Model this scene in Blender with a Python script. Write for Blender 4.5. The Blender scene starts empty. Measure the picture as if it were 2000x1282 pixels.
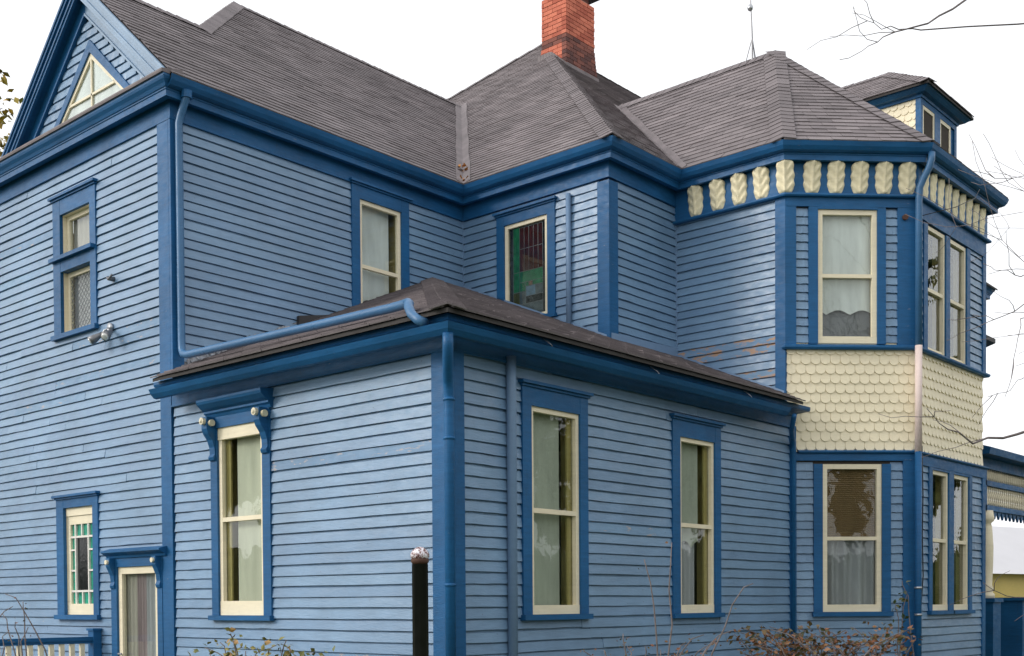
import bpy, math, random
from mathutils import Vector, Matrix
random.seed(7)
S = bpy.context.scene
COL = S.collection
# ------------------------------------------------------------------ camera
YAW, PITCH, ROLL, FPX, CYPX = 0.7216, -0.0218, 0.0065, 2266.98, 1226.82
CAM = Vector((-6.955, -6.816, 1.6))
fw = Vector((math.cos(YAW)*math.cos(PITCH), math.sin(YAW)*math.cos(PITCH), math.sin(PITCH)))
rt = Vector((math.sin(YAW), -math.cos(YAW), 0)); dn = fw.cross(rt)
c_, s_ = math.cos(ROLL), math.sin(ROLL)
RT, DN = c_*rt + s_*dn, -s_*rt + c_*dn
cd = bpy.data.cameras.new('camera'); cam = bpy.data.objects.new('camera', cd); COL.objects.link(cam)
mw = Matrix((RT, -DN, -fw)).transposed().to_4x4(); mw.translation = CAM; cam.matrix_world = mw
cd.sensor_width = 36; cd.lens = FPX/2000*36; cd.shift_y = (CYPX-641)/2000; cd.clip_end = 2000; cd.clip_start = .05
S.camera = cam
def proj(p):
    q = Vector(p)-CAM; w = q.dot(fw)
    return (1000+FPX*q.dot(RT)/w, CYPX+FPX*q.dot(DN)/w, w)
def ray_at(px, py, depth):
    return CAM + (RT*((px-1000)/FPX) + DN*((py-CYPX)/FPX) + fw)*depth
# ------------------------------------------------------------------ world, sun, exposure
W = bpy.data.worlds.new('World'); S.world = W; W.use_nodes = True
nt = W.node_tree; nt.nodes.clear()
SUN_EL, SUN_AZ = math.radians(27), math.radians(144)      # azimuth of the sun, counted from +X towards +Y
out = nt.nodes.new('ShaderNodeOutputWorld'); bg = nt.nodes.new('ShaderNodeBackground')
sky = nt.nodes.new('ShaderNodeTexSky'); sky.sky_type = 'NISHITA'; sky.sun_disc = False
sky.sun_elevation = SUN_EL; sky.sun_rotation = math.pi/2-SUN_AZ
sky.air_density = 1.0; sky.dust_density = 4.0; sky.ozone_density = 1.0
hs = nt.nodes.new('ShaderNodeHueSaturation'); hs.inputs['Saturation'].default_value = .18
veil = nt.nodes.new('ShaderNodeMix'); veil.data_type = 'RGBA'          # even cloud veil over the clear sky
veil.inputs['Factor'].default_value = .72; veil.inputs['B'].default_value = (9.0, 9.15, 9.4, 1)
nt.links.new(sky.outputs[0], hs.inputs['Color']); nt.links.new(hs.outputs[0], veil.inputs['A']); nt.links.new(veil.outputs['Result'], bg.inputs[0])
bg.inputs[1].default_value = .12; nt.links.new(bg.outputs[0], out.inputs[0])
sl = bpy.data.lights.new('sun', 'SUN'); sl.energy = 1.0; sl.angle = math.radians(18); sl.color = (1, .95, .88)
sun = bpy.data.objects.new('sun', sl); COL.objects.link(sun)
sd = Vector((math.cos(SUN_AZ)*math.cos(SUN_EL), math.sin(SUN_AZ)*math.cos(SUN_EL), math.sin(SUN_EL)))
sun.rotation_euler = sd.to_track_quat('Z', 'Y').to_euler(); sun.location = sd*60
S.view_settings.view_transform = 'Standard'; S.view_settings.look = 'None'
S.view_settings.exposure = 0.46; S.view_settings.gamma = 1; S.view_settings.use_curve_mapping = False
S.render.engine = 'CYCLES'; S.render.resolution_x = 1024; S.render.resolution_y = 656

# ------------------------------------------------------------------ materials
def newmat(name):
    m = bpy.data.materials.new(name); m.use_nodes = True; n = m.node_tree
    return m, n, n.nodes['Principled BSDF']
def N(n, t, **k):
    x = n.nodes.new(t)
    for a, b in k.items():
        if a.startswith('i_'): x.inputs[a[2:].replace('_', ' ')].default_value = b
        else: setattr(x, a, b)
    return x
def mapped(n, scale):
    g = N(n, 'ShaderNodeNewGeometry'); m = N(n, 'ShaderNodeMapping'); m.inputs['Scale'].default_value = scale
    n.links.new(g.outputs['Position'], m.inputs[0]); return m.outputs[0]
def noise(n, scale3, sc=1, det=4, rough=.55):
    t = N(n, 'ShaderNodeTexNoise'); t.inputs['Scale'].default_value = sc; t.inputs['Detail'].default_value = det
    t.inputs['Roughness'].default_value = rough; n.links.new(mapped(n, scale3), t.inputs['Vector']); return t.outputs['Fac']
def ramp(n, fac, stops):
    r = N(n, 'ShaderNodeValToRGB'); e = r.color_ramp.elements
    while len(e) < len(stops): e.new(.5)
    for q, (p, c) in zip(e, stops): q.position = p; q.color = (*c, 1) if len(c) == 3 else c
    n.links.new(fac, r.inputs[0]); return r.outputs[0]
def mix(n, fac, a, b, bt='MIX'):
    m = N(n, 'ShaderNodeMix', data_type='RGBA', blend_type=bt)
    for sock, v in ((m.inputs['Factor'], fac), (m.inputs['A'], a), (m.inputs['B'], b)):
        if hasattr(v, 'links'): n.links.new(v, sock)
        else: sock.default_value = v if not isinstance(v, tuple) else (*v, 1)
    return m.outputs['Result']
def bump(n, b, h, st, dist=.01):
    x = N(n, 'ShaderNodeBump'); x.inputs['Strength'].default_value = st; x.inputs['Distance'].default_value = dist
    n.links.new(h, x.inputs['Height']); n.links.new(x.outputs[0], b.inputs['Normal'])
def g3(v): return (v, v, v)
def paint(name, col, rough=.45, var=.12, peel=None, peelcol=(.42, .27, .17), grain=(1.5, 1.5, 14), dirt=.25, rnd=False, spec=.4):
    m, n, b = newmat(name)
    f1 = noise(n, (.9, .9, .9), 1.3, 5)
    f2 = noise(n, grain, 3, 4)
    c = mix(n, 1, col, ramp(n, f1, [(.3, g3(1-var)), (.7, g3(1+var))]), 'MULTIPLY')
    c = mix(n, 1, c, ramp(n, f2, [(.25, g3(1-var*.8)), (.75, g3(1+var*.6))]), 'MULTIPLY')
    if rnd:
        a = N(n, 'ShaderNodeAttribute', attribute_name='rnd')
        c = mix(n, 1, c, ramp(n, a.outputs['Fac'], [(0, (.86, .88, .92)), (1, (1.13, 1.1, 1.07))]), 'MULTIPLY')
    d = noise(n, (7, 7, 3), 2.5, 6, .7)
    c = mix(n, ramp(n, d, [(.56, g3(0)), (.8, g3(dirt))]), c, tuple(v*.45+.02 for v in col))
    if peel:
        p = noise(n, (2.2, 2.2, 9), peel[0], 6, .68)
        c = mix(n, ramp(n, p, [(peel[1], g3(0)), (peel[1]+.035, g3(1))]), c, peelcol)
    sp = N(n, 'ShaderNodeTexVoronoi'); sp.inputs['Scale'].default_value = 9; n.links.new(mapped(n, (1, 1, 1)), sp.inputs['Vector'])
    if rnd:
        c = mix(n, ramp(n, sp.outputs['Distance'], [(.035, g3(.6)), (.06, g3(0))]), c, (.05, .05, .06))
    n.links.new(c, b.inputs['Base Color']); b.inputs['Specular IOR Level'].default_value = spec
    n.links.new(ramp(n, noise(n, (3, 3, 6), 3, 5), [(.3, g3(rough-.1)), (.7, g3(rough+.14))]), b.inputs['Roughness'])
    bump(n, b, noise(n, (6, 6, 30), 4, 4), .45, .005)
    return m
M = {}
SID = (.166, .284, .428); TRIM = (.013, .104, .258); CREAM = (.84, .75, .55)
M['siding'] = paint('blue_siding_paint', SID, .38, .13, (1.6, .72), (.40, .36, .34), rnd=True, spec=.6)
M['siding_worn'] = paint('worn_blue_siding_paint', SID, .5, .14, (2.6, .60), (.36, .33, .33), rnd=True)
M['siding_bare'] = paint('peeling_blue_siding_paint', SID, .55, .14, (2.0, .52), (.40, .255, .17), rnd=True)
M['trim'] = paint('deep_blue_trim_paint', TRIM, .46, .2, (3.2, .68), (.16, .20, .27), dirt=.6, spec=.28)
M['cream'] = paint('cream_paint', CREAM, .45, .08, (2.0, .72), (.55, .47, .38))
M['yellow'] = paint('yellowed_inner_paint', (.46, .36, .13), .5, .1)
M['scale'] = paint('pale_cream_shingle_paint', (.90, .80, .58), .5, .05, None, rnd=False)
M['medal'] = paint('carved_cream_paint', (.85, .76, .52), .55, .12, None)
M['white'] = paint('off_white_paint', (.78, .74, .68), .5, .06)
M['pinkwhite'] = paint('primed_metal', (.74, .60, .55), .5, .06)
M['bluepipe'] = paint('blue_metal_paint', (.05, .15, .30), .35, .1)
M['sidpipe'] = paint('siding_blue_metal_paint', (.17, .27, .42), .4, .06)
def simple(name, col, rough=.6, metal=0, var=.15, sc=6, spec=.5):
    m, n, b = newmat(name)
    c = mix(n, 1, col, ramp(n, noise(n, (1, 1, 1), sc, 5), [(.3, g3(1-var)), (.7, g3(1+var))]), 'MULTIPLY')
    n.links.new(c, b.inputs['Base Color']); b.inputs['Roughness'].default_value = rough; b.inputs['Metallic'].default_value = metal
    b.inputs['Specular IOR Level'].default_value = spec
    bump(n, b, noise(n, (1, 1, 1), sc*8, 3), .25, .004)
    return m
M['dark'] = simple('dark_interior', (.045, .035, .026), .9)
M['sheath'] = simple('wall_sheathing', (.06, .05, .04), .9)
M['underlay'] = simple('roof_underlay', (.05, .045, .043), .9)
M['edge'] = simple('roof_edge_metal', (.035, .033, .035), .6)
M['flash'] = simple('valley_flashing', (.165, .138, .142), .65, 0, .25, 4)
M['tar'] = simple('tarred_flashing', (.24, .25, .27), .55, 0, .6, 22)
M['stone'] = simple('foundation_stone', (.22, .2, .18), .85, 0, .3, 3)
M['black'] = simple('black_painted_metal', (.012, .012, .014), .35, 0, .3, 10)
M['metal'] = simple('galvanised_metal', (.45, .46, .48), .35, .8)
M['rod'] = simple('weathered_steel', (.2, .2, .21), .45, .6)
M['lampglass'] = simple('lamp_reflector', (.7, .7, .68), .15, .2)
M['rust'] = simple('rusty_iron', (.09, .04, .025), .8)
M['mortar'] = simple('mortar', (.30, .25, .21), .9, 0, .3, 10)
M['leafgold'] = simple('dead_leaf', (.5, .22, .05), .7)
def curtain_mat(name, col, rough=.9, stripes=None):
    m, n, b = newmat(name)
    c = mix(n, 1, col, ramp(n, noise(n, (3, 3, .6), 2, 4), [(.3, g3(.82)), (.7, g3(1.12))]), 'MULTIPLY')
    n.links.new(c, b.inputs['Base Color']); b.inputs['Roughness'].default_value = rough
    bump(n, b, noise(n, (40, 40, 12), 3, 2), .2, .003); return m
M['shade_cream'] = curtain_mat('cream_roller_shade', (.66, .63, .50))
M['shade_green'] = curtain_mat('grey_green_roller_shade', (.46, .47, .39))
M['lace'] = curtain_mat('white_lace', (.78, .77, .75))
M['sheer'] = curtain_mat('grey_sheer_curtain', (.40, .39, .41))
M['greyshade'] = curtain_mat('dark_grey_shade', (.17, .17, .18))
M['bamboo'] = curtain_mat('bamboo_blind', (.22, .13, .055), .7)
M['pinkcurtain'] = curtain_mat('mauve_curtain', (.34, .25, .26))
M['beigecurtain'] = curtain_mat('beige_curtain', (.42, .37, .32))
def glass(name, tint=(.93, .96, .95), refl=1.0, rough=.01):
    m, n, b = newmat(name); n.nodes.remove(b); o = n.nodes['Material Output']
    tr = N(n, 'ShaderNodeBsdfTransparent'); tr.inputs[0].default_value = (*tint, 1)
    gl = N(n, 'ShaderNodeBsdfGlossy'); gl.inputs['Roughness'].default_value = rough
    lw = N(n, 'ShaderNodeLayerWeight'); lw.inputs['Blend'].default_value = .5
    pw = N(n, 'ShaderNodeMath', operation='POWER'); pw.inputs[1].default_value = 4.5; n.links.new(lw.outputs['Facing'], pw.inputs[0])
    fr = N(n, 'ShaderNodeMath', operation='MULTIPLY_ADD'); fr.inputs[1].default_value = .9; fr.inputs[2].default_value = .034; n.links.new(pw.outputs[0], fr.inputs[0])
    mu = N(n, 'ShaderNodeMath', operation='MULTIPLY'); mu.inputs[1].default_value = 1.2*refl; mu.use_clamp = True
    bp = N(n, 'ShaderNodeBump'); bp.inputs['Strength'].default_value = .06; bp.inputs['Distance'].default_value = .02
    n.links.new(noise(n, (1, 1, 1), 3.5, 2), bp.inputs['Height']); n.links.new(bp.outputs[0], gl.inputs['Normal'])
    mx = N(n, 'ShaderNodeMixShader'); n.links.new(fr.outputs[0], mu.inputs[0]); n.links.new(mu.outputs[0], mx.inputs[0])
    n.links.new(tr.outputs[0], mx.inputs[1]); n.links.new(gl.outputs[0], mx.inputs[2]); n.links.new(mx.outputs[0], o.inputs[0])
    return m
M['glass'] = glass('old_window_glass')
def artglass(name, col):
    m, n, b = newmat(name)
    c = mix(n, 1, col, ramp(n, noise(n, (1, 1, 1), 14, 4), [(.3, g3(.6)), (.7, g3(1.4))]), 'MULTIPLY')
    n.links.new(c, b.inputs['Base Color']); b.inputs['Roughness'].default_value = .12
    bump(n, b, noise(n, (1, 1, 1), 20, 3), .3, .004); return m
for k_, v_ in dict(ag_green=(.02, .16, .07), ag_red=(.06, .014, .012), ag_dark=(.012, .014, .016), ag_teal=(.03, .30, .20), ag_grey=(.10, .12, .13), ag_blue=(.14, .22, .30), ag_flesh=(.24, .13, .08), ag_olive=(.07, .07, .02)).items():
    M[k_] = artglass(k_.replace('ag_', 'art_glass_'), v_)
def shingle_mat(name, c0, c1):
    m, n, b = newmat(name)
    a = N(n, 'ShaderNodeAttribute', attribute_name='rnd')
    c = ramp(n, a.outputs['Fac'], [(0, c0), (1, c1)])
    c = mix(n, 1, c, ramp(n, noise(n, (1, 1, 1), 1.1, 5), [(.3, g3(.78)), (.7, g3(1.18))]), 'MULTIPLY')
    c = mix(n, 1, c, ramp(n, noise(n, (1, 1, 1), 160, 2), [(.3, g3(.7)), (.7, g3(1.3))]), 'MULTIPLY')
    n.links.new(c, b.inputs['Base Color']); b.inputs['Roughness'].default_value = .85
    bump(n, b, noise(n, (1, 1, 1), 220, 2), .5, .003); return m
M['shingle'] = shingle_mat('asphalt_shingle', (.150, .129, .134), (.222, .192, .197))
M['brick'] = shingle_mat('red_brick', (.40, .095, .055), (.62, .185, .11))
M['brickdark'] = shingle_mat('sooty_brick', (.10, .04, .035), (.25, .085, .06))
def leaf_mat(name, stops):
    m, n, b = newmat(name)
    a = N(n, 'ShaderNodeAttribute', attribute_name='rnd')
    n.links.new(ramp(n, a.outputs['Fac'], stops), b.inputs['Base Color']); b.inputs['Roughness'].default_value = .55
    b.inputs['Subsurface Weight'].default_value = 0
    return m
M['leaf_yellow'] = leaf_mat('autumn_yellow_leaves', [(0, (.10, .09, .02)), (.4, (.38, .30, .03)), (.75, (.45, .28, .03)), (1, (.22, .25, .05))])
M['leaf_green'] = leaf_mat('dark_green_leaves', [(0, (.02, .04, .015)), (.6, (.05, .08, .02)), (1, (.10, .10, .03))])
M['leaf_shrub'] = leaf_mat('shrub_leaves', [(0, (.10, .12, .03)), (.5, (.25, .22, .05)), (.8, (.33, .26, .07)), (1, (.28, .10, .03))])
M['leaf_red'] = leaf_mat('russet_leaves', [(0, (.04, .05, .02)), (.35, (.13, .09, .03)), (.7, (.20, .07, .03)), (1, (.26, .13, .05))])
M['bark'] = simple('grey_brown_bark', (.06, .045, .035), .9, 0, .3, 12)
M['twig'] = simple('twig_bark', (.17, .14, .135), .85, 0, .3, 20)
m, n, b = newmat('lawn'); M['grass'] = m
n.links.new(ramp(n, noise(n, (1, 1, 1), 3, 8, .7), [(.3, (.03, .05, .015)), (.55, (.06, .08, .025)), (.75, (.10, .085, .035))]), b.inputs['Base Color']); b.inputs['Roughness'].default_value = .95
m, n, b = newmat('mottled_glazed_glass'); M['marble'] = m
n.links.new(ramp(n, noise(n, (1, 1, 1), 38, 5, .7), [(.38, (.02, .01, .012)), (.48, (.28, .12, .11)), (.52, (.75, .73, .78)), (1, (.9, .9, .92))]), b.inputs['Base Color']); b.inputs['Roughness'].default_value = .12

# ------------------------------------------------------------------ mesh helpers
class MB:
    def __init__(s): s.v = []; s.f = []; s.r = []
    def add(s, vs, fs, r=.5):
        o = len(s.v); s.v += [tuple(p) for p in vs]; s.f += [tuple(i+o for i in f) for f in fs]; s.r += [r]*len(fs); return s
    def hexa(s, p, r=.5):   # 8 points: bottom 4, top 4
        return s.add(p, [(0, 3, 2, 1), (4, 5, 6, 7), (0, 1, 5, 4), (1, 2, 6, 5), (2, 3, 7, 6), (3, 0, 4, 7)], r)
    def box(s, fr, u0, u1, d0, d1, z0, z1, r=.5):
        return s.hexa([fr(u0, d0, z0), fr(u1, d0, z0), fr(u1, d1, z0), fr(u0, d1, z0), fr(u0, d0, z1), fr(u1, d0, z1), fr(u1, d1, z1), fr(u0, d1, z1)], r)
    def quad(s, a, b, c, d, r=.5): return s.add([a, b, c, d], [(0, 1, 2, 3)], r)
    def prism(s, pts, off, r=.5):   # planar polygon extruded by vector
        k = len(pts); off = Vector(off); q = [Vector(p) for p in pts]; vs = q+[p+off for p in q]
        return s.add(vs, [tuple(range(k-1, -1, -1)), tuple(range(k, 2*k))]+[(i, (i+1) % k, k+(i+1) % k, k+i) for i in range(k)], r)
    def tube(s, pts, rad, seg=8, r=.5, flat=1):
        pts = [Vector(p) for p in pts]; k = len(pts); rad = rad if isinstance(rad, (list, tuple)) else [rad]*k
        rings = []; up = None
        for i in range(k):
            t = (pts[min(i+1, k-1)]-pts[max(i-1, 0)]).normalized()
            a = t.cross(Vector((0, 0, 1)) if up is None else up)
            if a.length < 1e-4: a = t.cross(Vector((1, 0, 0)))
            if up is None:
                a.normalize(); bb = a.cross(t); up = bb
            else:
                bb = (up - t*up.dot(t))
                if bb.length < 1e-5: bb = a.cross(t)
                bb.normalize(); a = t.cross(bb); up = bb
            rings.append([pts[i]+(a*math.cos(2*math.pi*j/seg)+bb*flat*math.sin(2*math.pi*j/seg))*rad[i] for j in range(seg)])
        vs = [p for rg in rings for p in rg]
        fs = [(i*seg+j, i*seg+(j+1) % seg, (i+1)*seg+(j+1) % seg, (i+1)*seg+j) for i in range(k-1) for j in range(seg)]
        fs += [tuple(range(seg-1, -1, -1)), tuple((k-1)*seg+j for j in range(seg))]
        return s.add(vs, fs, r)
    def lathe(s, base, prof, seg=14, r=.5):   # prof: (radius, z)
        base = Vector(base); k = len(prof)
        vs = [base+Vector((rr*math.cos(2*math.pi*j/seg), rr*math.sin(2*math.pi*j/seg), z)) for rr, z in prof for j in range(seg)]
        fs = [(i*seg+j, i*seg+(j+1) % seg, (i+1)*seg+(j+1) % seg, (i+1)*seg+j) for i in range(k-1) for j in range(seg)]
        fs += [tuple(range(seg-1, -1, -1)), tuple((k-1)*seg+j for j in range(seg))]
        return s.add(vs, fs, r)
    def mesh(s, name):
        m = bpy.data.meshes.new(name); m.from_pydata(s.v, [], s.f); m.update()
        a = m.attributes.new('rnd', 'FLOAT', 'FACE'); a.data.foreach_set('value', s.r); return m
    def build(s, name, mat, parent=None, smooth=False):
        m = s.mesh(name); m.materials.append(M[mat])
        if smooth: m.polygons.foreach_set('use_smooth', [True]*len(m.polygons))
        o = bpy.data.objects.new(name, m); COL.objects.link(o); o.parent = parent; return o
def empty(name, loc=(0, 0, 0)):
    o = bpy.data.objects.new(name, None); COL.objects.link(o); o.location = loc; o.empty_display_size = .2; return o
def tag(o, label=None, cat=None, group=None, kind=None):
    for k, v in (('label', label), ('category', cat), ('group', group), ('kind', kind)):
        if v: o[k] = v
    return o
class Fr:   # wall frame: u runs left to right seen from outside, d outwards, z up
    def __init__(s, ox, oy, ang): s.o = (ox, oy); s.a = math.radians(ang); s.c = math.cos(s.a); s.s = math.sin(s.a)
    def __call__(s, u, d, z): return Vector((s.o[0]+u*s.c+d*s.s, s.o[1]+u*s.s-d*s.c, z))
def sweep(mb, prof, path, r=.5, closed_ends=True):
    P = [Vector(p) for p in path]; k = len(P); nn = []
    for i in range(k-1):
        t = (P[i+1]-P[i]).normalized(); nn.append(Vector((t.y, -t.x)))
    rings = []
    for i in range(k):
        a = nn[max(i-1, 0)]; b = nn[min(i, k-2)]; mt = (a+b)/(1+a.dot(b))
        rings.append([Vector((P[i].x+mt.x*d, P[i].y+mt.y*d, z)) for d, z in prof])
    q = len(prof); vs = [p for rg in rings for p in rg]
    fs = [(i*q+j, (i+1)*q+j, (i+1)*q+(j+1) % q, i*q+(j+1) % q) for i in range(k-1) for j in range(q)]
    if closed_ends: fs += [tuple(range(q)), tuple((k-1)*q+j for j in range(q-1, -1, -1))]
    return mb.add(vs, fs, r)

# ------------------------------------------------------------------ ground
g = MB()
for i in range(-8, 8):
    for j in range(-8, 8):
        g.quad((i*60, j*60, 0), (i*60+60, j*60, 0), (i*60+60, j*60+60, 0), (i*60, j*60+60, 0))
tag(g.build('ground', 'grass'), 'mown lawn around the house', 'ground', kind='structure')

# ------------------------------------------------------------------ house plan
X2, Y1, Y2, X3, YA, X4, Y4, X5 = 4.47, 4.07, 1.642, 5.946, .06, 7.09, -1.084, 9.4
LB = (X4-X3)*math.sqrt(2)
FG = Fr(0, 9.0, -90)            # gable wall plus the extension's end wall: u = 9 - y
FE = Fr(0, 0, 0)                # extension long wall: u = x
FW = Fr(0, Y1, 0)               # upper wall beside the gable
FS = Fr(X2, Y1, -90)            # stub wall with the art glass: u = Y1 - y
F3 = Fr(X2, Y2, 0)              # short wall beside the bay: u = x - X2
FA = Fr(X3, Y2, -90)            # side of the bay wing: u = Y2 - y
FB = Fr(X3, YA, -45)            # chamfered face
FC = Fr(0, Y4, 0)               # front face of the bay wing: u = x
house = tag(empty('house'), 'large blue clapboard Victorian house with cream windows and grey shingle roofs', 'house')

# ------------------------------------------------------------------ siding boards
EXPO = .1016
def board_mesh(seed, rnd):
    rr = random.Random(seed); mb = MB(); k = 6
    vs = []
    for i in range(k+1):
        x = i/k; dz = rr.uniform(-.003, .003); dd = rr.uniform(-.0035, .0035)
        vs += [(x, -.002, dz), (x, -.030-dd, dz), (x, -.018-dd*.5, dz+EXPO-.0160), (x, -.003, dz+EXPO-.0145), (x, -.003, EXPO+.004)]
    fs = []
    for i in range(k):
        a, b = i*5, i*5+5
        fs += [(a, b, b+1, a+1), (a+1, b+1, b+2, a+2), (a+2, b+2, b+3, a+3), (a+3, b+3, b+4, a+4)]
    fs += [(0, 1, 2, 3, 4), (k*5+4, k*5+3, k*5+2, k*5+1, k*5)]
    mb.add(vs, fs, rnd); m = mb.mesh('siding_board'); return m
BV = {}
for mt in ('siding', 'siding_worn', 'siding_bare'):
    BV[mt] = []
    for i in range(10):
        me = board_mesh(i*3+1, random.random()); me.materials.append(M[mt]); BV[mt].append(me)
BOARDS = []
def clap(fr, u0, u1, z0, z1, holes=(), worn=None, wall=None, maxlen=2.7, edge=None):
    k = 0; z = z0
    while z < z1-.02:
        iv = [(u0, u1)]
        if edge: iv = [edge(z+.05)]
        for (a, b, c, d) in holes:
            if z+EXPO > c+.004 and z < d-.004:
                nv = []
                for p, q in iv:
                    if b <= p or a >= q: nv.append((p, q)); continue
                    if a > p: nv.append((p, a))
                    if b < q: nv.append((b, q))
                iv = nv
        for (a, b, c, d) in holes:
            if z < c-.012 and z+EXPO > c+.004 and not edge:
                BOARDS.append((fr, max(a, u0), min(b, u1), z, 'siding', random.randrange(10), 0, wall, .01, (c-z)/EXPO))
        for p, q in iv:
            if q-p < .03: continue
            cuts = [p]
            while q-cuts[-1] > maxlen: cuts.append(cuts[-1]+random.uniform(1.0, max(1.1, min(maxlen, q-cuts[-1]-.5))))
            cuts.append(q)
            for a, b in zip(cuts, cuts[1:]):
                zz = z+random.uniform(-.0035, .0035)
                w_ = worn and worn((a+b)/2, z); mt = w_ if isinstance(w_, str) else 'siding_worn' if w_ else 'siding'
                BOARDS.append((fr, a+.0018, b-.0018, zz, mt, random.randrange(10), random.uniform(-.022, .022), wall, (b-a)))
        z += EXPO; k += 1
def place_boards():
    sc = []
    for i, bd in enumerate(BOARDS):
        fr, a, b = bd[:3]; p, q = proj(fr(a, 0, bd[3])), proj(fr(b, 0, bd[3]))
        x0, x1 = sorted((min(max(p[0], 0), 2000), min(max(q[0], 0), 2000)))
        y = min(p[1], q[1]); ok = 1 if y < 1290 else .02
        sc.append((-(x1-x0)*ok/((p[2]+q[2])/2), i))
    sc.sort(); top = {i for _, i in sc[:300]}
    rest = MB()
    for i, (fr, a, b, z, mt, vi, tilt, wall, ln, *zs) in enumerate(BOARDS):
        me = BV[mt][vi]; zs = zs[0] if zs else 1
        mat = Matrix.Translation(fr(a, 0, z)) @ Matrix.Rotation(fr.a, 4, 'Z') @ Matrix.Rotation(tilt, 4, 'X') @ Matrix.Diagonal((b-a, 1, zs, 1))
        if i in top:
            o = bpy.data.objects.new('siding_board', me); COL.objects.link(o); o.parent = wall; o.matrix_world = mat
        else:
            rest.add([mat @ v.co for v in me.vertices], [tuple(p.vertices) for p in me.polygons], me.attributes['rnd'].data[0].value)
    tag(rest.build('siding_boards', 'siding', house), kind='stuff')

# wall sheathing with openings
def sheath(mb, fr, u0, u1, z0, z1, holes=()):
    us = sorted({u0, u1}|{min(max(h[i], u0), u1) for h in holes for i in (0, 1)}); zs = sorted({z0, z1}|{min(max(h[i], z0), z1) for h in holes for i in (2, 3)})
    for a, b in zip(us, us[1:]):
        for c, d in zip(zs, zs[1:]):
            um, zm = (a+b)/2, (c+d)/2
            if any(h[0] < um < h[1] and h[2] < zm < h[3] for h in holes): continue
            mb.quad(fr(a, 0, c), fr(b, 0, c), fr(b, 0, d), fr(a, 0, d))

# ------------------------------------------------------------------ windows
HOLES = {}
def hole(fr, *h): HOLES.setdefault(id(fr), []).append(h)
def scallop_cloth(mb, fr, u0, u1, d, z0, z1, n=3, amp=.05, folds=0, fa=.012):
    k = 36
    for i in range(k):
        for (x, y) in ((i/k, (i+1)/k),):
            def pt(t, top):
                u = u0+(u1-u0)*t; dd = d+(fa*math.sin(t*folds*6.283+1.3*math.sin(t*5)) if folds else 0)
                zb = z0+amp*abs(math.cos(t*n*math.pi)) if amp else z0
                return fr(u, dd, z1 if top else zb)
            mb.quad(pt(x, 0), pt(y, 0), pt(y, 1), pt(x, 1))
def window(fr, u0, u1, z0, z1, cl=.12, cr=.12, head=.18, cap=True, sill=.05, meet=None, fwid=.045, bot=.085, frame_d=.012, inner='yellow', jamb=.16, gap=(0, 0), cloths=(), sash=True, panes=True, label=None, stile=None):
    hole(fr, u0, u1, z0, z1)
    mb = MB()
    zt = z1+head
    if cl: mb.box(fr, u0-cl, u0, 0, .042, z0, zt)
    if cr: mb.box(fr, u1, u1+cr, 0, .042, z0, zt)
    if head: mb.box(fr, u0+.0005, u1-.0005, 0, .040, z1, zt)
    if cap: mb.box(fr, u0-cl-.035, u1+cr+.035, 0, .085, zt, zt+.028); mb.box(fr, u0-cl-.015, u1+cr+.015, .0, .06, zt-.022, zt-.0005)
    if sill: mb.box(fr, u0-cl-.02, u1+cr+.02, 0, .08, z0-sill, z0-.001)
    w = mb.build('window', 'trim', house)
    if label: w['label'] = label
    j = MB()
    for a, b, c, d in ((u0-.02, u0, z0, z1), (u1, u1+.02, z0, z1)): j.box(fr, a, b, -jamb, -.001, c, d)
    j.box(fr, u0-.02, u1+.02, -jamb, -.001, z0-.02, z0-.0005); j.box(fr, u0-.02, u1+.02, -jamb, -.001, z1+.0005, z1+.02)
    j.build('jamb', inner, w)
    if sash:
        s = MB(); a, b = u0+.002, u1-.002
        s.box(fr, a, a+fwid, -.028, frame_d, z0+bot, z1-fwid); s.box(fr, b-fwid, b, -.028, frame_d, z0+bot, z1-fwid)
        s.box(fr, a, b, -.028, frame_d, z1-fwid, z1-.001); s.box(fr, a, b, -.028, frame_d+.004, z0+.001, z0+bot)
        s.build('sash_frame', 'cream', w)
        if meet:
            r = MB(); r.box(fr, a+fwid, b-fwid, -.03, frame_d-.002, meet-.022, meet+.022); r.build('meeting_rail', 'cream', w)
    if panes:
        spans = [(z0+bot, meet-.022, -.022), (meet+.022, z1-fwid, -.012)] if meet else [(z0+bot, z1-fwid, -.015)]
        for c, d, dd in spans:
            p = MB(); p.box(fr, u0+fwid, u1-fwid, dd-.003, dd, c, d); p.build('pane', 'glass', w)
    for cdef in cloths:
        nm, mt, a, b, c, d, dd = cdef[:7]; kw = cdef[7] if len(cdef) > 7 else {}
        p = MB(); scallop_cloth(p, fr, u0+(u1-u0)*a, u0+(u1-u0)*b, dd, z0+(z1-z0)*c, z0+(z1-z0)*d, **kw); p.build(nm, mt, w, smooth=True)
    if stile:
        st = MB(); st.box(fr, u0+(u1-u0)*stile[0], u0+(u1-u0)*stile[1], -.06, -.04, z0+.02, z1-.02); st.build('inner_stile', 'yellow', w)
    bk = MB(); bk.quad(fr(u0-.3, -.55, z0-.3), fr(u1+.3, -.55, z0-.3), fr(u1+.3, -.55, z1+.2), fr(u0-.3, -.55, z1+.2)); bk.build('dark_room', 'dark', w)
    return w
flat = dict(amp=0)
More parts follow.
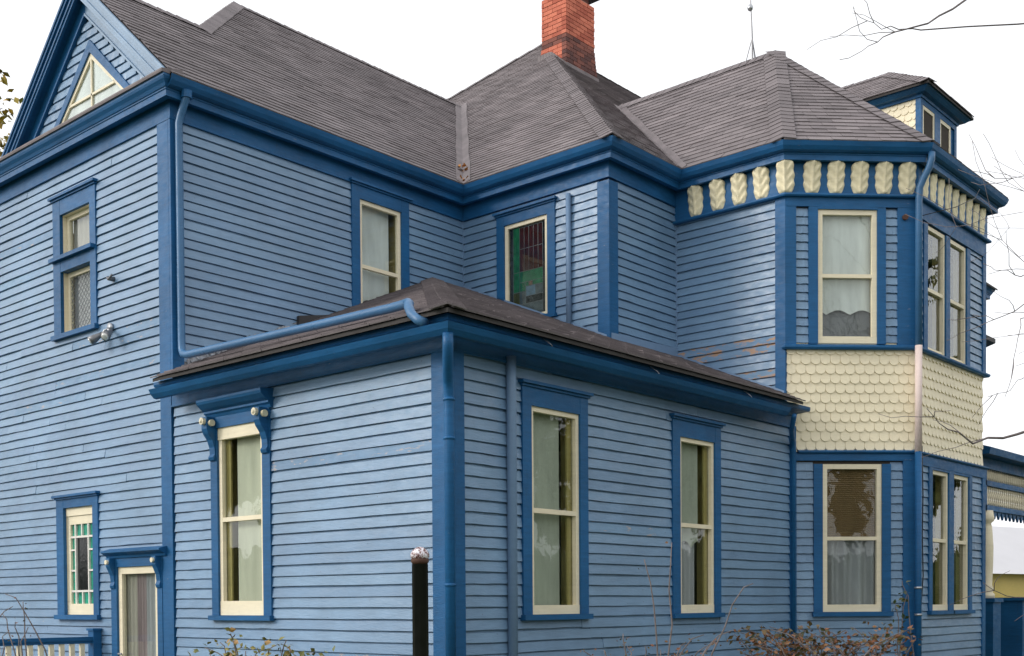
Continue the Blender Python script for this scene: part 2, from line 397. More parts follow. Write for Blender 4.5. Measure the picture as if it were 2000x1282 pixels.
# gable wall (u = 9 - y)
gy = lambda y: 9.0-y
wu = window(FG, gy(6.40), gy(5.71), 4.83, 6.245, .17, .13, .20, meet=None, sash=False, panes=False, inner='cream', jamb=.13, sill=.055, label='tall narrow upper window of two stacked panes, lattice glass below')
s = MB(); u0, u1 = gy(6.40), gy(5.71)
s.box(FG, u0-.19, u1+.11, .0, .095, 5.70, 5.745); s.box(FG, u0+.001, u1-.001, -.05, .04, 5.57, 5.70); s.build('transom_bar', 'trim', wu)
for (z0, z1, nm) in ((5.745, 6.245, 'upper'), (4.83, 5.57, 'lower')):
    s = MB(); a, b, f = u0+.002, u1-.002, .055
    s.box(FG, a, a+f, -.09, -.05, z0+.001, z1-.001); s.box(FG, b-f, b, -.09, -.05, z0+.001, z1-.001); s.box(FG, a+f, b-f, -.09, -.05, z1-f, z1-.002); s.box(FG, a+f, b-f, -.09, -.05, z0+.002, z0+f)
    s.build('sash_frame', 'cream', wu)
    p = MB(); p.box(FG, a+f, b-f, -.075, -.071, z0+f, z1-f); p.build('pane', 'glass', wu)
    c = MB(); scallop_cloth(c, FG, a+f-.03, b-f+.03, -.12, z0+.02, z1-.02, amp=0, folds=5, fa=.006); c.build('curtain', 'beigecurtain' if nm == 'upper' else 'sheer', wu, smooth=True)
    if nm == 'lower':
        l = MB(); U0, U1, Z0, Z1 = a+f, b-f, z0+f, z1-f; st = .075; hh = Z1-Z0
        t = U0-hh
        while t < U1:
            p0 = (max(t, U0), Z0+max(0, U0-t)); p1 = (min(t+hh, U1), Z0+min(hh, U1-t))
            if p1[0] > p0[0]+.02:
                l.tube([FG(p0[0], -.068, p0[1]), FG(p1[0], -.068, p1[1])], .0035, 4)
                l.tube([FG(U0+U1-p0[0], -.066, p0[1]), FG(U0+U1-p1[0], -.066, p1[1])], .0035, 4)
            t += st
        l.build('lattice', 'rod', wu)
wl = window(FG, gy(6.42), gy(5.74), 1.49, 2.765, .17, .12, .125, sill=.055, sash=False, panes=False, inner='cream', label='narrow window with a border of small green glass squares')
u0, u1, z0, z1 = gy(6.42), gy(5.74), 1.49, 2.765
s = MB(); s.box(FG, u0+.002, u0+.075, -.06, -.01, z0+.13, z1-.2); s.box(FG, u1-.05, u1-.002, -.06, -.01, z0+.13, z1-.2); s.box(FG, u0+.002, u1-.002, -.06, -.01, z1-.2, z1-.1); s.box(FG, u0+.002, u1-.002, -.05, .005, z1-.098, z1-.002); s.box(FG, u0+.002, u1-.002, -.06, -.005, z0+.002, z0+.13)
s.build('sash_frame', 'cream', wl)
gu = [u0+.075, u0+.19, u0+.37, u0+.52, u1-.05]; gz = [z0+.13, z0+.28, z0+.50, z0+.72, z0+.94, z1-.2]
s = MB()
cu = [gu[0], gu[0]+.105, gu[0]+.105+.15, gu[0]+.105+.30, gu[-1]]
cz = [gz[0], gz[0]+.15, gz[0]+.15+.245, gz[0]+.15+.49, gz[-1]-.15, gz[-1]]
for u in (cu[1], cu[3]): s.box(FG, u-.012, u+.012, -.05, -.012, cz[0], cz[-1])
for z in (cz[1], cz[4]): s.box(FG, cu[0], cu[-1], -.05, -.014, z-.012, z+.012)
for z in cz[2:4]:
    s.box(FG, cu[0], cu[1]-.012, -.05, -.014, z-.01, z+.01); s.box(FG, cu[3]+.012, cu[4], -.05, -.014, z-.01, z+.01)
for za, zb in ((cz[0], cz[1]-.012), (cz[4]+.012, cz[5])): s.box(FG, cu[2]-.01, cu[2]+.01, -.05, -.013, za, zb)
s.build('glazing_bars', 'white', wl)
p = MB(); p.box(FG, cu[1], cu[3], -.04, -.036, cz[1], cz[4]); p.build('center_pane', 'ag_dark', wl)
for za, zb in zip(cz, cz[1:]):
    for ua, ub in zip(cu, cu[1:]):
        if cu[1]-.001 <= ua < cu[3]-.01 and cz[1]-.001 <= za < cz[4]-.01: continue
        p = MB(); p.box(FG, ua, ub, -.04, -.036, za, zb); p.build('green_pane', 'ag_teal', wl)
# extension end window with hood
we = window(FG, gy(3.25), gy(2.50), 1.49, 3.39, .115, .125, 0, False, .05, 2.46, .05, .145, .018, jamb=.2, cloths=[('roller_shade', 'shade_cream', .25, 1.0, .07, .95, -.075, flat)], label='tall window under a bracketed blue hood', stile=(.05, .16))
u0, u1 = gy(3.25), gy(2.50)
h = MB(); h.box(FG, u0-.115, u1+.125, 0, .05, 3.39, 3.55)
prof = [(0, 3.50), (.05, 3.50), (.065, 3.53), (.085, 3.545), (.085, 3.565), (.12, 3.585), (.165, 3.625), (.175, 3.65), (.175, 3.672), (0, 3.69)]
sweep(h, prof, [(0, 3.41), (0, 2.335)])
h.build('hood', 'trim', we)
s = MB(); s.box(FG, u0+.002, u1-.002, -.02, .03, 3.27, 3.39); s.build('top_rail', 'cream', we)
for uc in (u0-.06, u1+.065):
    b = MB(); pr = [(.042, 3.06), (.065, 3.07), (.075, 3.10), (.055, 3.13), (.06, 3.2), (.085, 3.27), (.13, 3.33), (.15, 3.38), (.15, 3.50), (.042, 3.50)]
    b.prism([FG(uc-.045, d, z) for d, z in pr], FG(uc+.045, 0, 0)-FG(uc-.045, 0, 0)); br = b.build('bracket', 'trim', we)
    b = MB(); b.tube([FG(uc, .14, 3.455), FG(uc, .185, 3.455)], .036, 12); b.tube([FG(uc, .184, 3.455), FG(uc, .20, 3.455)], [.028, .012], 12); b.build('rosette', 'cream', br)
    b = MB(); sd_ = 1 if uc > u0 else -1; b.tube([FG(uc+.045, .1, 3.44), FG(uc+.075, .1, 3.44)], .034, 12); b.tube([FG(uc-.045, .1, 3.44), FG(uc-.075, .1, 3.44)], .034, 12); b.build('boss', 'medal', br)
# extension long wall
window(FE, 1.03, 1.74, 1.49, 3.373, .125, .12, .185, True, .05, 2.435, .045, .085, .02, jamb=.2, cloths=[('roller_shade', 'shade_green', 0, .75, .03, 1.0, -.08, flat)], label='tall narrow window near the corner of the one storey wing', stile=(.85, .95))
window(FE, 3.455, 4.15, 1.475, 3.345, .145, .12, .195, True, .05, 2.415, .045, .09, .02, jamb=.2, cloths=[('roller_shade', 'shade_green', 0, .75, .38, 1.0, -.08, dict(n=2, amp=.07)), ('curtain', 'sheer', .02, .72, .03, .42, -.10, dict(amp=0, folds=6))], label='tall narrow window nearer the bay on the one storey wing', stile=(.84, .95))
# upper wall beside gable
window(FW, 2.60, 3.30, 4.98, 6.57, .13, .13, .175, True, .05, 5.76, .05, .09, .016, jamb=.22, cloths=[('roller_shade', 'lace', 0, .84, .22, 1.0, -.09, dict(n=2.5, amp=.06)), ('inner_shade', 'greyshade', 0, .86, .0, .3, -.12, flat)], label='upper window half hidden behind the low roof')
# art glass window
sy = lambda y: Y1-y
ws = window(FS, sy(3.30), sy(2.57), 5.24, 6.505, .13, .125, .15, True, .05, None, .05, .05, .02, jamb=.1, panes=False, inner='cream', label='stained glass window with red, green and grey panels')
u0, u1, z0, z1 = sy(3.30)+.052, sy(2.57)-.052, 5.29, 6.455
cells = [('ag_dark', 0, .10, 0, 1), ('ag_green', .10, .28, .50, 1), ('ag_green', .28, .90, .38, .5), ('ag_green', .10, .28, .28, .5), ('ag_dark', .90, 1, 0, 1), ('ag_olive', .10, .28, .12, .28), ('ag_grey', .28, .9, .0, .14), ('ag_dark', .10, .28, 0, .12), ('ag_grey', .28, .44, .14, .28), ('ag_dark', .44, .9, .14, .22), ('ag_blue', .44, .70, .22, .33), ('ag_green', .28, .44, .28, .38), ('ag_flesh', .52, .62, .33, .38), ('ag_green', .44, .52, .33, .38), ('ag_green', .62, .9, .33, .38), ('ag_grey', .70, .9, .22, .33)]
for i in range(5):
    for (a, b) in ((.5, .75), (.75, .985)): cells.append(('ag_red', .28+i*.124, .28+(i+1)*.124, a, b))
pb = MB()
for mt, a, b, c, d in cells:
    p = MB(); ua, ub, za, zb = u0+(u1-u0)*a, u0+(u1-u0)*b, z0+(z1-z0)*c, z0+(z1-z0)*d
    p.box(FS, ua+.002, ub-.002, -.02, -.014+random.uniform(-.001, .001), za+.002, zb-.002); p.build('glass_panel', mt, ws)
    pb.box(FS, ua-.003, ua+.003, -.021, -.010, za, zb); pb.box(FS, ua, ub, -.021, -.0105, zb-.003, zb+.003)
pb.build('lead_came', 'rod', ws)
p = MB(); p.box(FS, u0, u1, -.006, -.003, z0, z1); p.build('storm_pane', 'glass', ws)
# bay wing chamfer
window(FB, .39, 1.13, 4.74, 6.36, .115, .105, 0, False, 0, 5.56, .06, .085, .02, jamb=.14, inner='yellow', cloths=[('lace_curtain', 'lace', 0, 1, .5, 1, -.07, dict(amp=0, folds=3, fa=.006)), ('lace_valance', 'lace', 0, 1, .23, .52, -.085, dict(n=2.5, amp=.055, folds=3, fa=.006)), ('grey_shade', 'greyshade', 0, 1, 0, .3, -.12, flat)], label='upper bay window with white scalloped lace')
wb = window(FB, .447, 1.19, 1.46, 3.27, .112, .11, 0, False, .055, 2.36, .06, .09, .02, jamb=.14, inner='cream', cloths=[('curtain', 'sheer', 0, 1, .02, .52, -.08, dict(amp=0, folds=5, fa=.035))], label='lower bay window with brown blind above grey curtains')
for i in range(34):
    z = 2.39+i*.0247
    p = MB(); p.tube([FB(.51, -.05, z), FB(1.13, -.05, z)], .0125, 6); p.build('blind_slat', 'bamboo', wb)
# bay wing front
for a, b in ((7.386, 7.985), (8.12, 8.715)):
    window(FC, a, b, 4.675, 6.27, .12 if a < 8 else .067, .067 if a < 8 else .12, 0, False, 0, 5.48, .05, .06, .02, jamb=.14, cloths=[('curtain', 'beigecurtain', .55, 1, .0, 1, -.3, dict(amp=0, folds=4, fa=.02))], label='%s upper window on the receding face of the bay' % ('nearer' if a < 8 else 'farther'))
for a, b in ((7.55, 8.10), (8.265, 8.815)):
    window(FC, a, b, 1.465, 3.24, .11 if a < 8 else .082, .082 if a < 8 else .11, .028, False, .05, 2.36, .05, .075, .02, jamb=.14, cloths=[('curtain', 'beigecurtain', .5, 1, .0, 1, -.3, dict(amp=0, folds=5, fa=.02))], label='%s lower window on the receding face of the bay' % ('nearer' if a < 8 else 'farther'))
# door
dm = MB(); hole(FG, gy(5.22), gy(4.385), .0, 2.03)
dm.box(FG, gy(5.34), gy(5.22), 0, .045, .0, 2.17); dm.box(FG, gy(4.385), gy(4.285), 0, .045, .0, 2.17); dm.box(FG, gy(5.22)+.001, gy(4.385)-.001, 0, .043, 2.03, 2.17)
door = dm.build('door', 'trim', house); door['label'] = 'cream framed glazed side door under a small hood'
d = MB(); u0, u1 = gy(5.22), gy(4.385)
d.box(FG, u0+.003, u0+.075, -.03, .02, .02, 1.95); d.box(FG, u1-.075, u1-.003, -.03, .02, .02, 1.95); d.box(FG, u0+.003, u1-.003, -.03, .02, 1.95, 2.028); d.box(FG, u0+.075, u1-.075, -.03, .02, .02, .45)
d.build('door_frame', 'cream', door)
d = MB(); d.box(FG, u0+.075, u1-.075, -.012, -.008, .45, 1.95); d.build('pane', 'glass', door)
for a, b, mt in ((.02, .36, 'beigecurtain'), (.34, .58, 'pinkcurtain'), (.56, .99, 'sheer')):
    d = MB(); scallop_cloth(d, FG, u0+(u1-u0)*a, u0+(u1-u0)*b, -.05-.004*a, .1, 1.98, amp=0, folds=4, fa=.008); d.build('curtain', mt, door, smooth=True)
d = MB(); d.quad(FG(u0-.2, -.3, 0), FG(u1+.2, -.3, 0), FG(u1+.2, -.3, 2.2), FG(u0-.2, -.3, 2.2)); d.build('dark_room', 'dark', door)
d = MB(); d.tube([FG(u0+.045, .02, 1.05), FG(u0+.045, .06, 1.05)], .012, 8); d.tube([FG(u0+.045, .06, 1.05), FG(u0+.12, .065, 1.05)], .01, 8); d.build('handle', 'metal', door)
h = MB(); sweep(h, [(0, 2.13), (.06, 2.13), (.07, 2.155), (.11, 2.175), (.135, 2.19), (.135, 2.21), (0, 2.245)], [(0, 5.40), (0, 4.19)]); h.build('hood', 'trim', door)
for uc in (gy(5.285), gy(4.34)):
    b = MB(); pr = [(.045, 1.78), (.06, 1.79), (.07, 1.82), (.055, 1.86), (.065, 1.93), (.09, 1.99), (.115, 2.04), (.115, 2.13), (.045, 2.13)]
    b.prism([FG(uc-.04, dd, z) for dd, z in pr], FG(uc+.04, 0, 0)-FG(uc-.04, 0, 0)); br = b.build('bracket', 'trim', door)
    b = MB(); b.tube([FG(uc, .11, 2.085), FG(uc, .14, 2.085)], .027, 10); b.build('rosette', 'cream', br)

# ------------------------------------------------------------------ walls: sheathing objects with boards as pieces
def wall(name, specs):
    mb = MB()
    for fr, u0, u1, z0, z1 in specs: sheath(mb, fr, u0, u1, z0, z1, HOLES.get(id(fr), ()))
    return mb.build(name, 'sheath', house)
def cas(fr, pad=.09): return [(h[0]-pad, h[1]+pad, h[2]-.015, h[3]+.05) for h in HOLES.get(id(fr), ())]
w_g = wall('wall', [(FG, 0, gy(Y1), 0, 6.95), (FG, gy(Y1), gy(0), 0, 3.9)])
w_e = wall('wall', [(FE, 0, 6.03, 0, 3.9)])
w_w = wall('wall', [(FW, 0, X2, 3.5, 7.0)])
w_s = wall('wall', [(FS, 0, Y1-Y2, 3.5, 7.0)])
w_3 = wall('wall', [(F3, 0, X3-X2, 3.5, 7.0)])
w_a = wall('wall', [(FA, 0, Y2-YA, 3.5, 7.0)])
w_b = wall('wall', [(FB, 0, LB, 0, 7.0)])
w_c = wall('wall', [(FC, X4, X5, 0, 7.0)])
FD = Fr(X5, Y4, 90); FF = Fr(X5, .6, 0)
wall('wall', [(FD, 0, 1.7, 0, 7.0), (FF, 0, 4.6, 0, 7.0), (Fr(14, .6, 90), 0, 8.4, 0, 7.0), (Fr(14, 9, 180), 0, 14, 0, 6.95)])
def big(h, hx): return h
gh = cas(FG)
gh[2] = (gy(3.34), gy(2.40), 1.46, 3.6)      # extension window with hood
gh = [h for h in gh if h[3]-h[2] < 1.9 or h[2] > 1]
gh.append((gy(5.32), gy(4.30), -.1, 2.14))
clap(FG, 0, gy(4.28), .55, 6.78, gh, wall=w_g, worn=lambda u, z: (gy(4.28)-u < 1.2 and 4.2 < z < 4.62) or random.random() < .02)
clap(FG, gy(4.05), gy(.15), .55, 3.74, gh, wall=w_g, worn=lambda u, z: (2.85 < z < 2.95 and random.random() < .6) or random.random() < .03)
clap(FE, .15, 5.9, .55, 3.74, [(h[0]-.02, h[1]+.02, h[2], h[3]+.09) for h in cas(FE)], wall=w_e, worn=lambda u, z: random.random() < .015)
clap(FW, .10, X2-.02, 3.9, 6.76, [(h[0], h[1], h[2], h[3]+.08) for h in cas(FW)], wall=w_w, maxlen=5, worn=lambda u, z: random.random() < .01)
clap(FS, .02, Y1-Y2-.135, 4.6, 6.73, [(h[0], h[1], h[2], h[3]+.06) for h in cas(FS)], wall=w_s)
clap(F3, .145, X3-X2-.02, 4.4, 6.73, wall=w_3)
clap(FA, .02, Y2-YA-.12, 3.85, 6.56, wall=w_a, worn=lambda u, z: 'siding_bare' if (z < 4.8 and random.random() < .8) else False)
for a, b in ((.12, .275), (1.235, 1.385)): clap(FB, a, b, 4.75, 6.39, wall=w_b)
clap(FB, .06, LB, .55, 1.41, wall=w_b)
for a, b in ((.06, .335), (1.30, 1.455)): clap(FB, a, b, .55+EXPO*8, 3.30, wall=w_b)
for a, b in ((X4+.10, 7.27), (8.83, X5-.08)): clap(FC, a, b, 4.72, 6.35, wall=w_c)
clap(FC, X4+.10, X5-.08, .55, 1.42, wall=w_c)
for a, b in ((X4+.10, 7.44), (8.925, X5-.08)): clap(FC, a, b, .55+EXPO*8, 3.3, wall=w_c)
YG = 5.73
def gable_edge(z): r = max(0, (8.795-.43-z)/.88); return (gy(YG+r), gy(YG-r))
tri = lambda z: max(0, (7.99-z)/.86)
zz = 7.10
while zz < 8.3:
    a, b = gable_edge(zz+.05); r = tri(zz+.05)
    for p, q in (((a, gy(5.64+r)), (gy(5.64-r), b)) if r > 0 else ((a, b),)):
        if q-p > .05: BOARDS.append((FG, p, q, zz, 'siding', random.randrange(10), 0, w_g, q-p))
    zz += EXPO
place_boards()
# gable triangle sheathing (with the triangular window's opening in front of it)
t = MB(); t.prism([(.005, YG-1.66, 7.05), (.005, YG+1.66, 7.05), (.005, YG, 8.55)], (.05, 0, 0)); t.build('gable_panel', 'sheath', house)
f = Foundation = MB()
for fr, a, b in ((FG, 0, gy(0)), (FE, 0, 6.03), (FB, 0, LB), (FC, X4, X5)): f.box(fr, a, b, .001, .02, -.1, .55)
f.build('foundation', 'stone', house)

# ------------------------------------------------------------------ trim boards
def corner(*bx):
    t = MB()
    for q in bx: t.box(*q)
    return t.build('corner_board', 'trim', house)
corner((FG, gy(4.28), gy(4.075), 0, .04, .5, 6.76)); corner((FW, -.041, .10, 0, .04, 3.9, 6.76))
corner((FG, gy(.155), gy(-.041), 0, .04, .3, 3.73)); corner((FE, -.002, .155, 0, .041, .3, 3.73))
corner((FE, 5.88, 6.02, 0, .04, .3, 3.73))
corner((FS, Y1-Y2-.135, Y1-Y2+.041, 0, .04, 4.6, 6.70)); corner((F3, -.002, .145, 0, .041, 4.5, 6.70))
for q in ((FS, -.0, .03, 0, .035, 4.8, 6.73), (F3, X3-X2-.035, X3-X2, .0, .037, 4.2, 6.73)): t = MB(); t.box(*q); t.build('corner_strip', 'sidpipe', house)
corner((FA, Y2-YA-.12, Y2-YA+.017, 0, .04, 3.9, 6.52))
for z0, z1 in ((4.70, 6.52), (.4, 3.42)):
    corner((FB, -.017, .12, 0, .04, z0, z1)); corner((FB, LB-(.235 if z0 > 2 else .165), LB+.017, 0, .04, z0, z1))
    corner((FC, X4-.017, X4+.10, 0, .04, z0, z1)); corner((FC, X5-.08, X5+.04, 0, .04, z0, z1))
t = MB()
t.box(FB, .0, LB, 0, .044, 6.39, 6.52); t.box(FC, X4, X5, 0, .044, 6.29, 6.50)                     # heads of the bay windows
t.box(FB, .0, LB, 0, .044, 3.31, 3.40); t.box(FC, X4, X5, 0, .044, 3.27, 3.40)
sweep(t, [(0, 4.66), (.07, 4.66), (.085, 4.68), (.085, 4.70), (0, 4.735)], [(X3, YA+.01), (X3, YA), (X4, Y4), (X5, Y4), (X5, Y4+.3)])
sweep(t, [(0, 3.395), (.06, 3.395), (.075, 3.41), (.075, 3.425), (0, 3.45)], [(X3+.1, YA-.1), (X4, Y4), (X5, Y4), (X5, Y4+.3)])
t.box(FB, .275, .2745, 0, .01, 5, 5.1)
for a, b in ((.275, .39), (1.13, 1.235)): t.box(FB, a+.001, b-.001, 0, .041, 4.73, 6.39)
t.box(FB, .39, 1.13, .0, .043, 6.361, 6.391)
for a, b in ((7.985, 8.12),): t.box(FC, a+.12, b, 0, .01, 5, 5.01)
t.build('belt_trim', 'trim', house)

# ------------------------------------------------------------------ cornices and gutters
PATH = [(0, 9), (0, Y1), (X2, Y1), (X2, Y2), (X3, Y2), (X3, YA), (X4, Y4), (X5, Y4), (X5, .6), (14, .6), (14, 8)]
def frieze(path, z0, z1, d=.045):
    mb = MB(); sweep(mb, [(0, z0), (d, z0), (d, z0+.012), (d-.01, z0+.02), (d-.01, z1), (0, z1)], path); return mb
fz = frieze(PATH[:5], 6.73, 6.96); fz.build('frieze', 'trim', house)
fb = MB(); sweep(fb, [(0, 6.50), (.085, 6.50), (.095, 6.515), (.09, 6.535), (.05, 6.55), (.05, 6.96), (0, 6.96)], PATH[4:9]); bf = fb.build('bay_frieze', 'trim', house)
cn = MB(); prof = [(.0, 6.955), (.0, 6.94), (.06, 6.94), (.075, 6.915), (.11, 6.915), (.11, 6.905), (.155, 6.905), (.155, 6.965), (.165, 6.972), (.165, 6.984), (.175, 6.99), (.19, 7.02), (.215, 7.05), (.225, 7.075), (.225, 7.10), (.0, 7.10)]
sweep(cn, prof, PATH); cn.build('cornice', 'trim', house)
GUT = [(.165, 6.992), (.19, 6.988), (.222, 7.005), (.25, 7.045), (.268, 7.098), (.255, 7.098), (.238, 7.05), (.215, 7.02), (.18, 7.01), (.18, 7.095), (.165, 7.095)]
gt = MB(); sweep(gt, GUT, [(-.15, Y1)]+PATH[2:9]); gt.build('gutter', 'trim', house)
# pediment ledge
lg = MB(); sweep(lg, [(.0, 7.101), (.245, 7.101), (.25, 7.12), (.25, 7.135), (0, 7.19)], [(0, 9), (0, 3.84)]); lg.build('pediment_ledge', 'flash', house)
# medallions
def medallion(fr, u, z0, h=.385, w=.205, parent=bf, lean=.065, d0=.052, rs=1.0):
    mb = MB(); nu, nv = 14, 22; P = []
    for j in range(nv+1):
        v = j/nv
        wid = w*.5*(.90+.12*math.sin(v*3.1))*(1+.06*math.cos(v*22-6.2))
        if v < .12: wid *= .62+.38*v/.12
        if v > .9: wid *= 1-.5*((v-.9)/.1)**2
        for i in range(nu+1):
            s = -1+2*i/nu
            rel = .026*(1-abs(s)**3)+.009*math.cos(abs(s)*7-v*22)*(1-abs(s)**6)*min(1, abs(s)*3)+.024*max(0, 1-abs(s)*5)
            rel *= rs
            if i in (0, nu) or j in (0, nv): rel = 0
            P.append(fr(u+s*wid, d0+rel+lean*v*v, z0+h*v))
    fs = [(j*(nu+1)+i, j*(nu+1)+i+1, (j+1)*(nu+1)+i+1, (j+1)*(nu+1)+i) for j in range(nv) for i in range(nu)]
    o = len(P); rim = [i for i in range(nu+1)]+[j*(nu+1)+nu for j in range(1, nv+1)]+[nv*(nu+1)+i for i in range(nu-1, -1, -1)]+[j*(nu+1) for j in range(nv-1, 0, -1)]
    back = [Vector(P[i])+(fr(0, -.06, 0)-fr(0, 0, 0)) for i in rim]; P += back; k = len(rim)
    fs += [(rim[(i+1) % k], rim[i], o+i, o+(i+1) % k) for i in range(k)]
    mb.add(P, fs); return mb.build('medallion', 'medal', parent, smooth=True)
for y in (1.30, .975, .665, .355): medallion(FA, Y2-y, 6.535)
for t_ in (.31, .605, .90, 1.20, 1.49): medallion(FB, t_, 6.535)
FAB = Fr(X3-.005, YA-.005, -67.5)
medallion(FAB, 0, 6.535)
FBC = Fr(X4-.003, Y4-.003, -22.5)
for i in range(9): medallion(FC, 7.27+i*.245, 6.535, w=.165, lean=.03, rs=.6)
# fish scale bands
SC = {}
def scale_mesh(w, h, rnd):
    mb = MB(); g_ = w/2-.0015; pts = [(-g_, h*.8), (-g_, .05)]
    for k in range(1, 8):
        a = math.pi+math.pi*k/8; pts.append((math.cos(a)*g_, .05+math.sin(a)*.05))
    pts += [(g_, .05), (g_, h*.8)]
    kk = len(pts)
    front = [(x, -.020+.134*z, z) for x, z in pts]; front[0] = (front[0][0], -.0005, h*1.45); front[-1] = (front[-1][0], -.0005, h*1.45)
    back = [(x, 0, z) for x, y, z in front]
    mb.add(front+back, [tuple(range(kk))]+[(i+1, i, kk+i, kk+i+1) for i in range(kk-1)], rnd)
    me = mb.mesh('scale_shingle'); me.materials.append(M['scale']); return me
SCV = [scale_mesh(.1225, .117, i/4) for i in range(5)]
def scales(fr, u0, u1, z0, z1, parent, w=.1225, h=.117, inside=None):
    r = 0; z = z0
    while z < z1-.02:
        u = u0+(w/2 if r % 2 else 0)+w/2
        if r % 2: u -= w
        while u < u1+w/2:
            us = 1
            if u-w/2 > u0-.02-w*.5 and u+w/2 < u1+.02+w*.5 and (not inside or inside(u, z)):
                uu, sx = u, 1
                lo, hi = max(u-w/2, u0), min(u+w/2, u1)
                sx = (hi-lo)/w; uu = (lo+hi)/2
                if sx > .15:
                    o = bpy.data.objects.new('scale_shingle', SCV[random.randrange(5)]); COL.objects.link(o); o.parent = parent
                    o.matrix_world = Matrix.Translation(fr(uu, .004, z+random.uniform(-.004, .004))) @ Matrix.Rotation(fr.a, 4, 'Z') @ Matrix.Rotation(random.uniform(-.02, .02), 4, 'Y') @ Matrix.Diagonal((sx, 1, 1, 1))
            u += w
        z += h; r += 1
sb = MB(); sb.box(FB, 0, LB+.003, .0, .004, 3.42, 4.68); bandB = sb.build('shingle_band', 'scale', house)
sb = MB(); sb.box(FC, X4, X5, .0, .004, 3.42, 4.68); bandC = sb.build('shingle_band', 'scale', house)
scales(FB, .0, LB, 3.43, 4.66, bandB); scales(FC, X4+.005, X5, 3.43, 4.66, bandC)

# ------------------------------------------------------------------ roofs
ZR = lambda y: 7.07+.88*(y-3.77)
yR = 7.55; zR = ZR(yR); xv = 4.17+(zR-7.07)/.848
AP = Vector((10.249, 7.421, 12.225))
PK = Vector((7.9, 1.27, 9.31))
EA = Vector((5.696, YA-.104, 7.11)); EB = Vector((X4-.104, Y4-.25, 7.11)); EC = Vector((X5+.25, Y4-.25, 7.11))
yb = 1.342+(PK.z-7.07)/.848
zg = ZR(YG); XRK = -.15
P1 = [(XRK, 3.82, ZR(3.82)), (4.22, 3.82, ZR(3.82)), (xv, yR, zR), (3.3, yR, zR), (1.5, YG, zg), (XRK, YG, zg)]
P2 = [(4.22, 1.392, 7.112), AP, (AP.x-(AP.z-zR)/.848, AP.y+(AP.z-zR)/.848, zR), (xv, yR, zR), (4.22, 3.82, 7.112)]
P2 = [P2[4], P2[0], P2[1], P2[2], P2[3]]
P3 = [(4.22, 1.392, 7.112), (5.696, 1.392, 7.112), (PK.x, yb, PK.z), (9.65, 1.392, 7.112), (14.3, 1.392, 7.112), (14.3, AP.y, AP.z), AP]
P4 = [(5.696, 1.392, 7.11), EA, PK, (PK.x, yb, PK.z)]
P5 = [EA, EB, PK]; P6 = [EB, EC, PK]
P7 = [EC, (9.65, 1.392, 7.11), (PK.x, yb, PK.z), PK]
GL = [(XRK, 7.64, ZR(3.82)), (XRK, YG, zg), (1.5, YG, zg), (3.3, yR, zR), (3.3, 7.64, ZR(3.82))]
GL = [GL[0], GL[1], GL[2], (1.5, 7.64, ZR(3.82))]
GB = [(1.5, YG, zg), (3.3, yR, zR), (3.3, 11.3, 7.1), (1.5, 7.64, ZR(3.82))]
NB = [(3.3, yR, zR), (xv+2, yR, zR), (xv+2, 11.3, 7.1), (3.3, 11.3, 7.1)]
WG = [(9.4, .35, 7.1), (14.25, .35, 7.1), (13.2, 2, 8.5), (9.4, 2, 8.5)]
q1z = lambda x: 3.97+.45*(x+.3)
q2z = lambda y: 3.97+.43*(y+.3)
Q1 = [(-.32, 3.97, q1z(-.32)), (-.32, -.32, q1z(-.32)), (3.876, 4.07, q1z(3.876)), (-.1, 4.07, q1z(-.1))]
Q2 = [(-.32, -.32, q2z(-.32)), (5.66, -.32, q2z(-.32)), (5.946, .1, q2z(.1)), (5.946, 1.642, q2z(1.642)), (4.47, 1.642, q2z(1.642)), (4.47, 4.07, q2z(4.07)), (3.876, 4.07, q2z(4.07))]
roof = MB()
for pl in (P1, P2, P3, P4, P5, P6, P7, GL, GB, NB, WG): roof.prism([Vector(p)-Vector((0, 0, .012)) for p in pl], (0, 0, -.03))
roofo = roof.build('roof', 'underlay', house)
xr = MB()
for pl in (Q1, Q2): xr.prism([Vector(p)-Vector((0, 0, .012)) for p in pl], (0, 0, -.035))
xroof = xr.build('roof', 'underlay', house); xroof['label'] = 'low hipped roof over the one storey wing'
TABS = []
def shingles(poly, e0, e1, par, expo=.118, tw=.30, curl=1.0):
    poly = [Vector(p) for p in poly]; O = Vector(e0); e = (Vector(e1)-O).normalized()
    nrm = None
    for p in poly:
        c = e.cross(p-O)
        if c.length > .3: nrm = c.normalized(); break
    if nrm.z < 0: nrm = -nrm
    up = nrm.cross(e).normalized()
    if up.z < 0: up = -up
    q = [((p-O).dot(e), (p-O).dot(up)) for p in poly]
    bmax = max(b for a, b in q); k = 0; b0 = min(b for a, b in q)-.02
    while b0 < bmax:
        bm = b0+expo*.5; xs = []
        for (a1, c1), (a2, c2) in zip(q, q[1:]+q[:1]):
            if (c1 <= bm) != (c2 <= bm): xs.append(a1+(a2-a1)*(bm-c1)/(c2-c1))
        xs.sort(); off = (k % 2)*tw*.5+random.uniform(-.02, .02)
        for x0, x1 in zip(xs[::2], xs[1::2]):
            a = math.floor((x0-off)/tw)*tw+off
            while a < x1:
                lo, hi = max(a, x0), min(a+tw, x1)
                if hi-lo > .02:
                    R = Matrix((e, up, nrm)).transposed().to_4x4()
                    mt = Matrix.Translation(O+e*(lo+.003)+up*(b0+random.uniform(-.003, .003))) @ R @ Matrix.Rotation(random.uniform(-.006, .006), 4, 'Z') @ Matrix.Diagonal((hi-lo-.006, 1, 1+random.random()**3*.5*curl, 1))
                    TABS.append((mt, par, (hi-lo)))
                a += tw
        b0 += expo; k += 1
